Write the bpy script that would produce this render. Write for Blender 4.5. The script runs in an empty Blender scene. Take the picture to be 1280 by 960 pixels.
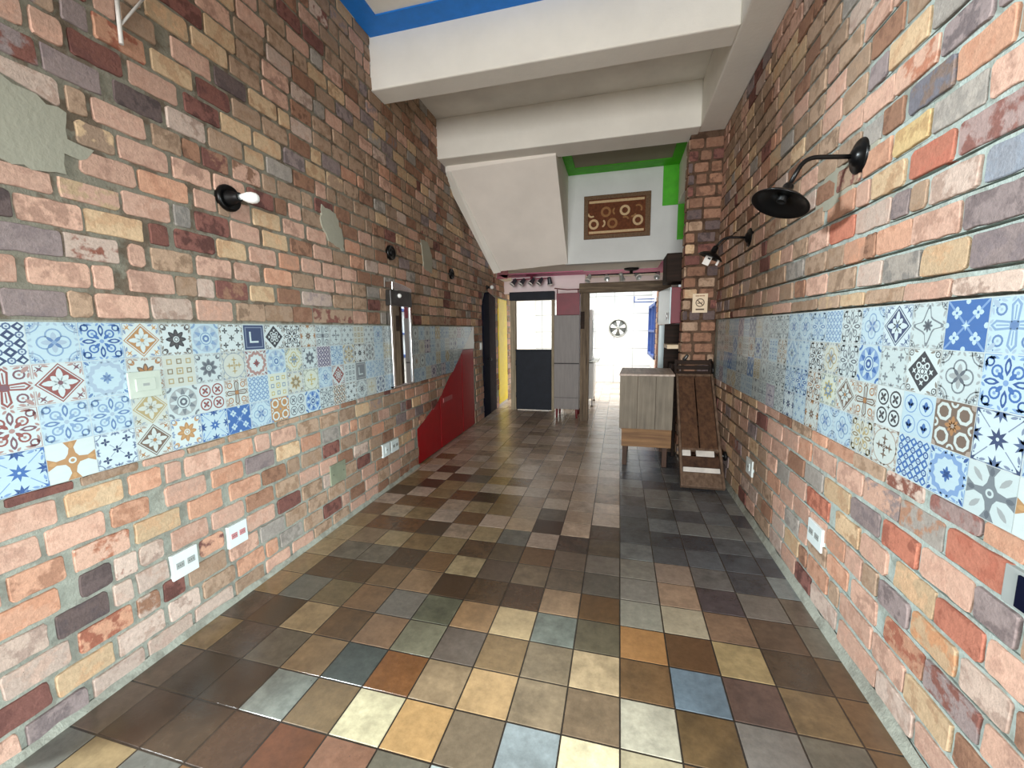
import bpy, math, random
from mathutils import Vector, Matrix
PI = math.pi
C = bpy.context.scene.collection
U = 0.22                                  # one floor tile, metres
XL0, SL = -9.66*U, -0.0307                # left wall plane x = XL0 + SL*y
XR = 4.67*U                               # right wall plane
rnd = random.Random(7)

def lin(c):
    return tuple((v/255/12.92) if v/255 <= 0.04045 else ((v/255+0.055)/1.055)**2.4 for v in c)
def shade(c, k):
    return tuple(max(0.0, min(255.0, v*k)) for v in c)
def mixc(a, b, t):
    return tuple(x*(1-t)+y*t for x, y in zip(a, b))
def jit(c, a, r=rnd):
    k = 1+r.uniform(-a, a); h = r.uniform(-a, a)*24
    return tuple(max(3, min(250, v)) for v in (c[0]*k+h*0.5, c[1]*k, c[2]*k-h*0.5))

# ------------------------------------------------------------------ mesh builder
class MB:
    def __init__(s):
        s.v = []; s.f = []; s.m = []; s.c = []; s.c2 = []; s.sm = []
    def vert(s, p, c=(1, 1, 1), c2=None):
        s.v.append(tuple(p)); s.c.append(c); s.c2.append(c2 or c); return len(s.v)-1
    def face(s, idx, m=0, smooth=False):
        s.f.append(tuple(idx)); s.m.append(m); s.sm.append(smooth)
    def poly(s, pts, m=0, c=(1, 1, 1), c2=None, smooth=False):
        s.face([s.vert(p, c, c2) for p in pts], m, smooth)
    def hexa(s, P, m=0):                  # 8 corners: bottom 0-3 ccw from above, top 4-7
        i = [s.vert(p) for p in P]
        for q in ((3, 2, 1, 0), (4, 5, 6, 7), (0, 1, 5, 4), (1, 2, 6, 5), (2, 3, 7, 6), (3, 0, 4, 7)):
            s.face([i[k] for k in q], m)
    def box(s, x0, x1, y0, y1, z0, z1, m=0):
        s.hexa([(x0, y0, z0), (x1, y0, z0), (x1, y1, z0), (x0, y1, z0), (x0, y0, z1), (x1, y0, z1), (x1, y1, z1), (x0, y1, z1)], m)
    def obox(s, c, ax, h, m=0):           # oriented box: centre, three axes, half sizes
        c = Vector(c); a = [Vector(k).normalized()*hh for k, hh in zip(ax, h)]
        if a[0].cross(a[1]).dot(a[2]) < 0: a[0] = -a[0]
        P = []
        for k in (-1, 1):
            for i, j in ((-1, -1), (1, -1), (1, 1), (-1, 1)): P.append(c+a[0]*i+a[1]*j+a[2]*k)
        s.hexa(P, m)
    def lathe(s, o, d, prof, n=32, m=0, smooth=True, closed=False):   # profile [(radius, height along d)]
        o = Vector(o); d = Vector(d).normalized()
        e = d.orthogonal().normalized(); f = d.cross(e)
        rings = []
        for r, h in prof:
            if r < 1e-6: rings.append([s.vert(o+d*h)])
            else: rings.append([s.vert(o+d*h+(e*math.cos(2*PI*k/n)+f*math.sin(2*PI*k/n))*r) for k in range(n)])
        if closed: rings.append(rings[0])
        for A, B in zip(rings, rings[1:]):
            for k in range(n):
                k2 = (k+1) % n
                if len(A) == 1 and len(B) == 1: continue
                if len(A) == 1: s.face((A[0], B[k2], B[k]), m, smooth)
                elif len(B) == 1: s.face((A[k], A[k2], B[0]), m, smooth)
                else: s.face((A[k], A[k2], B[k2], B[k]), m, smooth)
    def cyl(s, p0, p1, r, r1=None, n=20, m=0):
        p0 = Vector(p0); p1 = Vector(p1); L = (p1-p0).length; r1 = r if r1 is None else r1
        b = min(r, r1, L/2)*0.12
        s.lathe(p0, p1-p0, [(0, 0), (r-b, 0), (r, b), (r1, L-b), (r1-b, L), (0, L)], n, m)
    def tube(s, path, r, n=14, m=0):
        P = [Vector(p) for p in path]; rings = []
        t0 = (P[1]-P[0]).normalized(); e = t0.orthogonal().normalized()
        for i, p in enumerate(P):
            t = ((P[min(i+1, len(P)-1)]-P[max(i-1, 0)])).normalized()
            e = (e-t*e.dot(t)).normalized(); f = t.cross(e)
            rings.append([s.vert(p+(e*math.cos(2*PI*k/n)+f*math.sin(2*PI*k/n))*r) for k in range(n)])
        for A, B in zip(rings, rings[1:]):
            for k in range(n): s.face((A[k], A[(k+1) % n], B[(k+1) % n], B[k]), m, True)
        s.face(rings[0][::-1], m); s.face(rings[-1], m)
    def ball(s, c, r, m=0, n=20, sx=1):
        s.lathe(Vector(c)-Vector((0, 0, r)), (0, 0, 1), [(r*math.sin(PI*k/10)*sx, r-r*math.cos(PI*k/10)) for k in range(11)], n, m)
    def prism(s, pts, F, n0, n1, m=0, c=(1, 1, 1), c2=None):     # 2D outline (ccw) in a wall frame, from depth n0 to n1
        A = [s.vert(F.P(u, v, n0), c, c2) for u, v in pts]; B = [s.vert(F.P(u, v, n1), c, c2) for u, v in pts]
        N = len(pts)
        fs = [tuple(B), tuple(A[::-1])]+[(A[i], A[(i+1) % N], B[(i+1) % N], B[i]) for i in range(N)]
        for f in fs: s.face(f[::-1] if F.flip else f, m)

class Frame:                              # wall coordinates: u along, v up, n out of the wall
    def __init__(s, o, du, dn):
        s.o = Vector(o); s.du = Vector(du); s.dn = Vector(dn); s.dv = Vector((0, 0, 1))
        s.flip = s.du.cross(s.dv).dot(s.dn) < 0
    def P(s, u, v, n=0.0): return s.o+s.du*u+s.dv*v+s.dn*n
FL = Frame((XL0, 0, 0), (SL, 1, 0), (1, 0, 0))
FR = Frame((XR, 0, 0), (0, 1, 0), (-1, 0, 0))
FPF = Frame((0, 5.21, 0), (1, 0, 0), (0, -1, 0))      # pillar front
FPS = Frame((0.672, 0, 0), (0, 1, 0), (-1, 0, 0))      # pillar side
FREC = Frame((0, 6.5, 0), (1, 0, 0), (0, -1, 0))      # wall under the mezzanine
FB = Frame((0, 12.15, 0), (1, 0, 0), (0, -1, 0))      # far kitchen wall

def obj(name, mb, mats, parent=None, bevel=0.0, **props):
    me = bpy.data.meshes.new(name)
    off = parent.matrix_world.translation if False else (Vector(parent['_w']) if parent is not None else Vector((0, 0, 0)))
    me.from_pydata([tuple(Vector(p)-off) for p in mb.v], [], mb.f)
    for m in (mats if isinstance(mats, (list, tuple)) else [mats]): me.materials.append(m)
    me.polygons.foreach_set('material_index', mb.m)
    me.polygons.foreach_set('use_smooth', mb.sm)
    for nm, cs in (('col', mb.c), ('col2', mb.c2)):
        a = me.color_attributes.new(nm, 'FLOAT_COLOR', 'POINT')
        flat = []
        for c in cs: flat += [c[0], c[1], c[2], 1.0]
        a.data.foreach_set('color', flat)
    me.update()
    o = bpy.data.objects.new(name, me); C.objects.link(o)
    if parent is not None: o.parent = parent
    o['_w'] = tuple(off)
    if bevel:
        b = o.modifiers.new('edge', 'BEVEL'); b.width = bevel; b.segments = 2; b.limit_method = 'ANGLE'; b.angle_limit = 0.6
        b.harden_normals = False
    for k, v in props.items(): o[k] = v
    return o
def thing(name, loc, label, cat, group=None):
    o = bpy.data.objects.new(name, None); C.objects.link(o); o.location = loc; o.empty_display_size = 0.1
    o['_w'] = tuple(loc); o['kind'] = 'thing'; o['label'] = label; o['category'] = cat
    if group: o['group'] = group
    return o

# ------------------------------------------------------------------ materials
def _nt(name):
    m = bpy.data.materials.new(name); m.use_nodes = True
    nt = m.node_tree; b = nt.nodes['Principled BSDF']
    return m, nt, b
def node(nt, t, **kw):
    n = nt.nodes.new(t)
    for k, v in kw.items():
        if k in n.inputs: n.inputs[k].default_value = v
        else: setattr(n, k, v)
    return n
def noise(nt, scale, detail=4.0, rough=0.55, vec=None):
    n = node(nt, 'ShaderNodeTexNoise'); n.inputs['Scale'].default_value = scale; n.inputs['Detail'].default_value = detail; n.inputs['Roughness'].default_value = rough
    if vec is not None: nt.links.new(vec, n.inputs['Vector'])
    return n
def ramp(nt, fac, a, b):
    r = node(nt, 'ShaderNodeMapRange'); r.inputs['From Min'].default_value = a; r.inputs['From Max'].default_value = b; r.clamp = True
    nt.links.new(fac, r.inputs['Value']); return r.outputs['Result']
def mixn(nt, fac, A, B, mode='MIX'):
    n = node(nt, 'ShaderNodeMix'); n.data_type = 'RGBA'; n.blend_type = mode
    for s, i in ((fac, 0), (A, 6), (B, 7)):
        if isinstance(s, (int, float)): n.inputs[i].default_value = s
        elif isinstance(s, tuple): n.inputs[i].default_value = (*s[:3], 1)
        else: nt.links.new(s, n.inputs[i])
    return n.outputs[2]
def bump(nt, b, h, strength, dist):
    n = node(nt, 'ShaderNodeBump'); n.inputs['Strength'].default_value = strength; n.inputs['Distance'].default_value = dist
    nt.links.new(h, n.inputs['Height']); nt.links.new(n.outputs['Normal'], b.inputs['Normal'])
def plain(name, c, rough=0.5, metal=0.0, var=0.12, scale=9.0, bmp=0.0, spec=0.5, stretch=None):
    m, nt, b = _nt(name)
    tc = node(nt, 'ShaderNodeTexCoord'); vec = tc.outputs['Object']
    if stretch:
        mp = node(nt, 'ShaderNodeMapping'); mp.inputs['Scale'].default_value = stretch; nt.links.new(vec, mp.inputs['Vector']); vec = mp.outputs['Vector']
    n = noise(nt, scale, 5, 0.6, vec)
    l = lin(c); d = tuple(v*(1-var*2.2) for v in l); u = tuple(min(1, v*(1+var)) for v in l)
    nt.links.new(mixn(nt, ramp(nt, n.outputs['Fac'], 0.3, 0.7), d, u), b.inputs['Base Color'])
    b.inputs['Roughness'].default_value = rough; b.inputs['Metallic'].default_value = metal
    b.inputs['Specular IOR Level'].default_value = spec
    if bmp: bump(nt, b, n.outputs['Fac'], bmp, 0.01)
    return m
def attr_mat(name, rough, mottle, speck, bmp, bs, spec=0.4, rvar=0.0, r0=0.49, r1=0.58):
    """per-piece colours (two tones each, blotched by noise) with grain and bump"""
    m, nt, b = _nt(name)
    tc = node(nt, 'ShaderNodeTexCoord'); vec = tc.outputs['Object']
    a1 = node(nt, 'ShaderNodeAttribute', attribute_name='col'); a2 = node(nt, 'ShaderNodeAttribute', attribute_name='col2')
    n1 = noise(nt, mottle, 4, 0.6, vec)
    col = mixn(nt, ramp(nt, n1.outputs['Fac'], r0, r1), a1.outputs['Color'], a2.outputs['Color'])
    n2 = noise(nt, mottle*3.3, 6, 0.7, vec)
    col = mixn(nt, 1.0, col, mixn(nt, ramp(nt, n2.outputs['Fac'], 0.25, 0.75), (1-speck,)*3, (1+speck*0.8,)*3), 'MULTIPLY')
    n3 = noise(nt, bs, 5, 0.65, vec)
    pit = ramp(nt, n3.outputs['Fac'], 0.70, 0.74)
    col = mixn(nt, pit, col, (0.05, 0.04, 0.035))
    nt.links.new(col, b.inputs['Base Color'])
    if rvar:
        r = node(nt, 'ShaderNodeMapRange'); r.inputs['To Min'].default_value = rough-rvar; r.inputs['To Max'].default_value = rough+rvar
        nt.links.new(n2.outputs['Fac'], r.inputs['Value']); nt.links.new(r.outputs['Result'], b.inputs['Roughness'])
    else: b.inputs['Roughness'].default_value = rough
    b.inputs['Specular IOR Level'].default_value = spec
    mx = node(nt, 'ShaderNodeMath', operation='ADD'); nt.links.new(n2.outputs['Fac'], mx.inputs[0]); nt.links.new(n3.outputs['Fac'], mx.inputs[1])
    bump(nt, b, mx.outputs[0], bmp, 0.006)
    return m
def wood(name, c, dark, rough=0.55, axis=2):
    m, nt, b = _nt(name)
    tc = node(nt, 'ShaderNodeTexCoord'); mp = node(nt, 'ShaderNodeMapping')
    s = [26.0, 26.0, 26.0]; s[axis] = 1.6
    mp.inputs['Scale'].default_value = s; nt.links.new(tc.outputs['Object'], mp.inputs['Vector'])
    n = noise(nt, 1.0, 6, 0.65, mp.outputs['Vector']); n2 = noise(nt, 5.0, 3, 0.5, tc.outputs['Object'])
    col = mixn(nt, ramp(nt, n.outputs['Fac'], 0.33, 0.68), lin(dark), lin(c))
    col = mixn(nt, 1.0, col, mixn(nt, n2.outputs['Fac'], (0.72,)*3, (1.2,)*3), 'MULTIPLY')
    nt.links.new(col, b.inputs['Base Color']); b.inputs['Roughness'].default_value = rough; b.inputs['Specular IOR Level'].default_value = 0.25
    bump(nt, b, n.outputs['Fac'], 0.25, 0.004)
    return m

M_brick = attr_mat('brick', 0.86, 15.0, 0.22, 0.55, 90.0, 0.25)
M_mortar = attr_mat('mortar', 0.93, 9.0, 0.20, 0.9, 70.0, 0.15)
M_tile = attr_mat('floor_tile', 0.23, 9.0, 0.24, 0.14, 40.0, 1.0, 0.09, 0.38, 0.66)
m, nt, b = _nt('printed_tile')
a = node(nt, 'ShaderNodeAttribute', attribute_name='col'); n = noise(nt, 60, 3)
nt.links.new(mixn(nt, 1.0, a.outputs['Color'], mixn(nt, n.outputs['Fac'], (0.93,)*3, (1.05,)*3), 'MULTIPLY'), b.inputs['Base Color'])
b.inputs['Roughness'].default_value = 0.22
M_print = m
def plaster(name, c, stain=0.10, bmp=0.35):
    m, nt, b = _nt(name)
    tc = node(nt, 'ShaderNodeTexCoord'); v = tc.outputs['Object']
    n1 = noise(nt, 1.7, 5, 0.6, v); n2 = noise(nt, 38, 4, 0.6, v)
    l = lin(c)
    nt.links.new(mixn(nt, ramp(nt, n1.outputs['Fac'], 0.35, 0.7), tuple(x*(1-stain) for x in l), l), b.inputs['Base Color'])
    b.inputs['Roughness'].default_value = 0.85; b.inputs['Specular IOR Level'].default_value = 0.2
    bump(nt, b, n2.outputs['Fac'], bmp, 0.004); return m
M_white = plaster('white_plaster', (243, 240, 231))
M_upper = plaster('cool_plaster', (218, 221, 220), 0.12)
M_pinkwhite = plaster('pink_white_plaster', (242, 228, 228), 0.06)
M_ceil = plaster('ceiling_plaster', (240, 238, 230), 0.16)
M_grey = plaster('grey_plaster', (242, 235, 226), 0.10)
M_cement = plaster('cement_patch', (172, 170, 154), 0.16, 0.7)
M_blue = plain('blue_paint', (12, 124, 220), 0.6, 0, 0.06)
M_green = plain('green_paint', (72, 178, 18), 0.6, 0, 0.08)
M_pink = plain('pink_paint', (214, 120, 158), 0.6, 0, 0.06)
M_black = plain('black_metal', (9, 9, 10), 0.3, 0.0, 0.1, 9, 0, 0.3)
M_blackmatt = plain('black_plastic', (12, 12, 13), 0.5, 0, 0.1, 9, 0, 0.3)
M_chrome = plain('chrome', (205, 205, 205), 0.16, 1.0, 0.04)
M_mirror = plain('mirror_glass', (235, 238, 238), 0.025, 1.0, 0.0)
M_darksteel = plain('dark_steel', (84, 84, 84), 0.35, 0.8, 0.15)
M_plate = plain('white_plastic', (226, 238, 238), 0.35, 0, 0.03)
M_plate2 = plain('grey_plastic', (160, 166, 164), 0.4, 0, 0.03)
M_redmark = plain('red_plastic', (206, 146, 148), 0.4)
M_platec = plain('cream_plastic', (196, 206, 194), 0.4, 0, 0.04)
M_blank = plain('painted_cover', (140, 146, 124), 0.6, 0, 0.12)
M_red = plain('red_gloss_paint', (172, 4, 24), 0.28, 0, 0.05, 9, 0, 0.35)
M_navy = plain('navy_paint', (14, 18, 40), 0.85, 0, 0.1, 9, 0, 0.08)
M_greydoor = plain('grey_door', (70, 64, 70), 0.85, 0, 0.1, 9, 0, 0.08)
M_yellow = plain('yellow_paint', (255, 226, 8), 0.45, 0, 0.05)
M_halfdoor = plain('slate_door_paint', (28, 34, 44), 0.6, 0, 0.12, 9, 0, 0.25)
M_bulb = plain('frosted_bulb', (240, 242, 240), 0.2, 0, 0.02)
M_fridge = plain('grey_laminate', (128, 124, 122), 0.5, 0, 0.06, 30, 0, 0.3, (1, 1, 0.1))
M_magenta = plain('magenta_paint', (112, 8, 36), 0.5, 0, 0.08)
M_darkred = plain('dark_red_leg', (98, 20, 24), 0.5)
M_post = wood('timber_post', (128, 112, 92), (66, 54, 44), 0.7)
M_lint = wood('timber_lintel', (128, 112, 92), (66, 54, 44), 0.7, 0)
M_counter = wood('grey_washed_board', (134, 126, 112), (108, 101, 90), 0.6)
M_ctop = wood('pale_board', (206, 192, 180), (160, 144, 132), 0.45, 1)
M_apron = wood('brown_apron', (146, 112, 76), (106, 78, 54), 0.55, 0)
M_leg = wood('dark_leg', (88, 64, 50), (52, 38, 32), 0.5)
M_board = wood('brown_plank', (104, 76, 56), (68, 48, 38), 0.55)
M_rail = wood('grey_rail', (124, 104, 88), (84, 66, 54), 0.5)
M_strip = plain('worn_white_paint', (216, 212, 206), 0.5, 0, 0.1)
M_darkwood = wood('dark_wood', (52, 37, 29), (27, 20, 16), 0.75, 0)
M_shelf = wood('cream_shelf', (232, 214, 184), (206, 186, 154), 0.5, 0)
M_lightblue = plain('pale_blue_laminate', (196, 216, 222), 0.3, 0, 0.03)
M_bluepaint = plain('window_blue', (44, 78, 150), 0.5)
M_glass2 = plain('pale_window_pane', (226, 238, 246), 0.12, 0, 0.02)
M_steel = plain('brushed_steel', (168, 170, 164), 0.35, 0.6, 0.1)
M_appl = plain('white_enamel', (236, 238, 236), 0.3, 0, 0.03)
M_glassdark = plain('oven_glass', (128, 146, 150), 0.12, 0, 0.1)
M_sign = plain('cream_sign', (226, 206, 176), 0.5, 0, 0.04)
M_signdark = plain('sign_print', (92, 70, 50), 0.6)
M_frame = plain('raffia_frame', (112, 86, 62), 0.8, 0, 0.2, 60, 0.4)
M_batik = plain('brown_cloth', (106, 58, 32), 0.9, 0, 0.18, 30)
M_cream = plain('cream_thread', (206, 178, 138), 0.9, 0, 0.1, 50)
M_tan = plain('tan_thread', (152, 110, 70), 0.9, 0, 0.1, 50)
m, nt, b = _nt('kitchen_tile')
tc = node(nt, 'ShaderNodeTexCoord'); mp = node(nt, 'ShaderNodeMapping'); mp.inputs['Rotation'].default_value = (PI/2, 0, 0); mp.inputs['Location'].default_value = (0.165, 0.0, 0.12)
sx = node(nt, 'ShaderNodeSeparateXYZ'); cx = node(nt, 'ShaderNodeCombineXYZ'); ad = node(nt, 'ShaderNodeMath', operation='ADD')
nt.links.new(tc.outputs['Object'], sx.inputs[0]); nt.links.new(sx.outputs[0], ad.inputs[0]); nt.links.new(sx.outputs[1], ad.inputs[1])
nt.links.new(ad.outputs[0], cx.inputs[0]); nt.links.new(sx.outputs[2], cx.inputs[1])
bt = node(nt, 'ShaderNodeTexBrick', offset=0.0); bt.inputs['Scale'].default_value = 1.0; bt.inputs['Brick Width'].default_value = 0.52; bt.inputs['Row Height'].default_value = 0.49
bt.inputs['Mortar Size'].default_value = 0.013; bt.inputs['Color1'].default_value = (0.80, 0.83, 0.83, 1); bt.inputs['Color2'].default_value = (0.76, 0.79, 0.79, 1); bt.inputs['Mortar'].default_value = (0.42, 0.44, 0.45, 1)
nt.links.new(cx.outputs[0], bt.inputs['Vector']); nt.links.new(bt.outputs['Color'], b.inputs['Base Color']); b.inputs['Roughness'].default_value = 0.25
M_ktile = m

# ------------------------------------------------------------------ brick walls
BC = dict(p=(211, 165, 142), o=(208, 152, 122), t=(210, 176, 136), d=(140, 88, 78), m=(152, 134, 132), b=(164, 118, 92), l=(202, 176, 160), g=(170, 160, 150),
          k=(112, 94, 92), n=(178, 146, 120), r=(202, 120, 94), y=(216, 182, 124), B=(156, 164, 178), K=(112, 110, 120), L=(204, 178, 162), D=(134, 70, 62), O=(208, 150, 118),
          P=(212, 166, 142), M=(170, 142, 136), T=(214, 176, 136))
BC2 = dict(p=(199, 152, 130), o=(196, 138, 108), t=(202, 160, 120), d=(112, 70, 64), m=(132, 116, 116), b=(142, 100, 78), l=(186, 156, 140), g=(150, 142, 134), k=(92, 78, 78), n=(160, 128, 102),
           r=(184, 104, 82), y=(202, 162, 108), B=(142, 146, 156), K=(144, 122, 112), L=(152, 92, 76), D=(184, 132, 112), O=(168, 98, 76), P=(192, 122, 92), M=(150, 98, 88), T=(206, 144, 100))
def _soft(c, s=0.82, k=0.99):
    g = 0.3*c[0]+0.59*c[1]+0.11*c[2]
    return tuple(min(250, (g+(v-g)*s)*k) for v in c)
BC = {k: _soft(c) for k, c in BC.items()}; BC2 = {k: _soft(c) for k, c in BC2.items()}
def clip_half(pts, a, bb, c):             # keep a*u+b*v >= c
    out = []; N = len(pts)
    for i in range(N):
        p, q = pts[i], pts[(i+1) % N]; dp = a*p[0]+bb*p[1]-c; dq = a*q[0]+bb*q[1]-c
        if dp >= 0: out.append(p)
        if dp*dq < 0:
            t = dp/(dp-dq); out.append((p[0]+(q[0]-p[0])*t, p[1]+(q[1]-p[1])*t))
    return out
def in_poly(u, v, poly):
    r = False; N = len(poly)
    for i in range(N):
        (x0, y0), (x1, y1) = poly[i], poly[(i+1) % N]
        if (y0 > v) != (y1 > v) and u < (x1-x0)*(v-y0)/(y1-y0)+x0: r = not r
    return r
def outline(u0, u1, v0, v1, rr):
    w, h = u1-u0, v1-v0; cr = min(0.016, h*0.3, w*0.3)*rr.uniform(0.5, 1.15); pts = []
    for cu, cv, a0 in ((u1-cr, v0+cr, -90), (u1-cr, v1-cr, 0), (u0+cr, v1-cr, 90), (u0+cr, v0+cr, 180)):
        for k in range(3):
            a = math.radians(a0+45*k); pts.append((cu+cr*math.cos(a), cv+cr*math.sin(a)))
        nx = {-90: None}.get(a0)
    full = []
    for i, p in enumerate(pts):           # extra points along the long sides, all a little ragged
        q = pts[(i+1) % 12]; full.append(p)
        L = math.dist(p, q)
        k = int(L/0.045)
        for j in range(k): full.append((p[0]+(q[0]-p[0])*(j+1)/(k+1), p[1]+(q[1]-p[1])*(j+1)/(k+1)))
    return [(p[0]+rr.uniform(-0.0022, 0.0022), p[1]+rr.uniform(-0.0026, 0.0026)) for p in full]
def lay_brick(mb, F, u0, u1, v0, v1, c, c2, rr, top, base, holes):
    o = outline(u0, u1, v0, v1, rr); cu, cv = (u0+u1)/2, (v0+v1)/2
    for h in holes:
        if in_poly(cu, cv, h): 
            return
        N = len(h)
        if any(in_poly(p[0], p[1], h) for p in o):
            for i in range(N):            # cut along the side of the hole that faces the brick
                (x0, y0), (x1, y1) = h[i], h[(i+1) % N]
                a, bb = (y1-y0), -(x1-x0); c0 = a*x0+bb*y0
                if a*cu+bb*cv-c0 > 0 and any(a*p[0]+bb*p[1]-c0 < 0 for p in o):
                    t = clip_half(o, a, bb, c0)
                    if len(t) >= 3 and not any(in_poly(*mixc(p, (cu, cv), 0.02), h) for p in t): o = t; break
            else: return
    if len(o) < 4: return
    cu = sum(p[0] for p in o)/len(o); cv = sum(p[1] for p in o)/len(o)
    tu, tv = rr.uniform(-0.02, 0.02), rr.uniform(-0.04, 0.04); top += rr.uniform(-0.002, 0.003)
    R = []
    for ins, n in ((0.0, base), (0.0010, top-0.0030), (0.0040, top)):
        ring = []
        for u, v in o:
            du, dv = cu-u, cv-v; L = math.hypot(du, dv) or 1
            su, sv = u+du/L*ins, v+dv/L*ins
            nn = n+(tu*(u-cu)+tv*(v-cv) if n > base else 0)
            ring.append(mb.vert(F.P(su, sv, nn), c, c2))
        R.append(ring)
    N = len(o)
    for A, B in zip(R, R[1:]):
        for i in range(N):
            f = (A[i], A[(i+1) % N], B[(i+1) % N], B[i]); mb.face(f[::-1] if F.flip else f, 0, False)
    mb.face(R[2][::-1] if F.flip else R[2], 0, False)
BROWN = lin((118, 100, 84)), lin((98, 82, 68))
def mortar_bed(mb, F, ua, ub, lines, hg, c, c2, rr, n=-0.003):
    """mortar laid nearly flush, with an uneven open crack just under each course"""
    for v0, v1 in zip(lines, lines[1:]):
        u = ua; lo = v0+hg/2; w = rr.uniform(0.003, 0.010)
        while u < ub:
            u1 = min(ub, u+rr.uniform(0.05, 0.16)); w1 = max(0.0005, min(0.0125, w+rr.uniform(-0.004, 0.004)))
            shade_mix = min(1.0, max(0.0, (u-2.4)/2.0+(v0-1.7)*0.35*(v0 > 1.6)+rr.uniform(-0.25, 0.25)))     # browner pointing towards the back and top, shade there put into its colour
            ca, cb = mixc(c, BROWN[0], shade_mix), mixc(c2, BROWN[1], shade_mix)
            i = [mb.vert(F.P(a, b_, nn), ca, cb) for nn in (n, n-0.03) for a, b_ in ((u, lo-0.001), (u1, lo-0.001), (u1, v1+hg/2-w1), (u, v1+hg/2-w))]
            for f in ((0, 1, 2, 3), (3, 2, 6, 7), (0, 4, 5, 1)):
                f = [i[k] for k in f]; mb.face(f[::-1] if F.flip else f, 1)
            u, w = u1, w1
def brick_face(mb, F, ua, ub, lines, table, keys, holes, rr, top, base, bl=(0.192, 0.214), gap=0.019, hg=0.017, pal='ppppppnnnnnnnnbbmttllgodnnb'):
    """courses between successive heights in lines; table rows are the bricks read off by eye, the rest is laid at random"""
    for key, (v0, v1) in zip(keys, zip(lines, lines[1:])):
        row = []
        for it in (table.get(key, '').split(';') if table.get(key) else []):
            c, a, bq = it.split(); row.append((c, float(a), float(bq)))
        row.sort(key=lambda r: r[1])
        lo = row[0][1]-gap if row else None; hi = row[-1][2]+gap if row else ua-rr.uniform(0, 0.2)
        def pick(): return rr.choice(pal)
        out = list(row)
        u = hi
        while u < ub:                     # onwards from the last known brick
            L = rr.uniform(*bl) if rr.random() > 0.16 else rr.uniform(0.085, 0.12)
            out.append((pick(), u, u+L)); u += L+gap*rr.uniform(0.6, 1.4)
        if lo is not None:
            u = lo
            while u > ua:
                L = rr.uniform(*bl); out.append((pick(), u-L, u)); u -= L+gap*rr.uniform(0.6, 1.4)
            for r0, r1 in zip(row, row[1:]):   # fill unread stretches between known bricks
                a = r0[2]+gap
                while r1[1]-gap-a > 0.07:
                    L = min(rr.uniform(*bl), r1[1]-gap-a)
                    if r1[1]-gap-(a+L) < 0.06: L = r1[1]-gap-a
                    out.append((pick(), a, a+L)); a += L+gap
        for c, a, bq in out:
            if bq < ua+0.02 or a > ub-0.02: continue
            a, bq = max(a, ua), min(bq, ub)
            if bq-a < 0.03: continue
            k1, k2 = jit(BC[c], 0.07, rr), jit(BC2[c], 0.08, rr)
            if rr.random() < 0.05: k2 = jit(BC[rr.choice('dmtb')], 0.1, rr)
            lay_brick(mb, F, a, bq, v0+hg/2+rr.uniform(-0.002, 0.002), v1-hg/2+rr.uniform(-0.002, 0.002), lin(k1), lin(k2), rr, top, base, holes)
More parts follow.
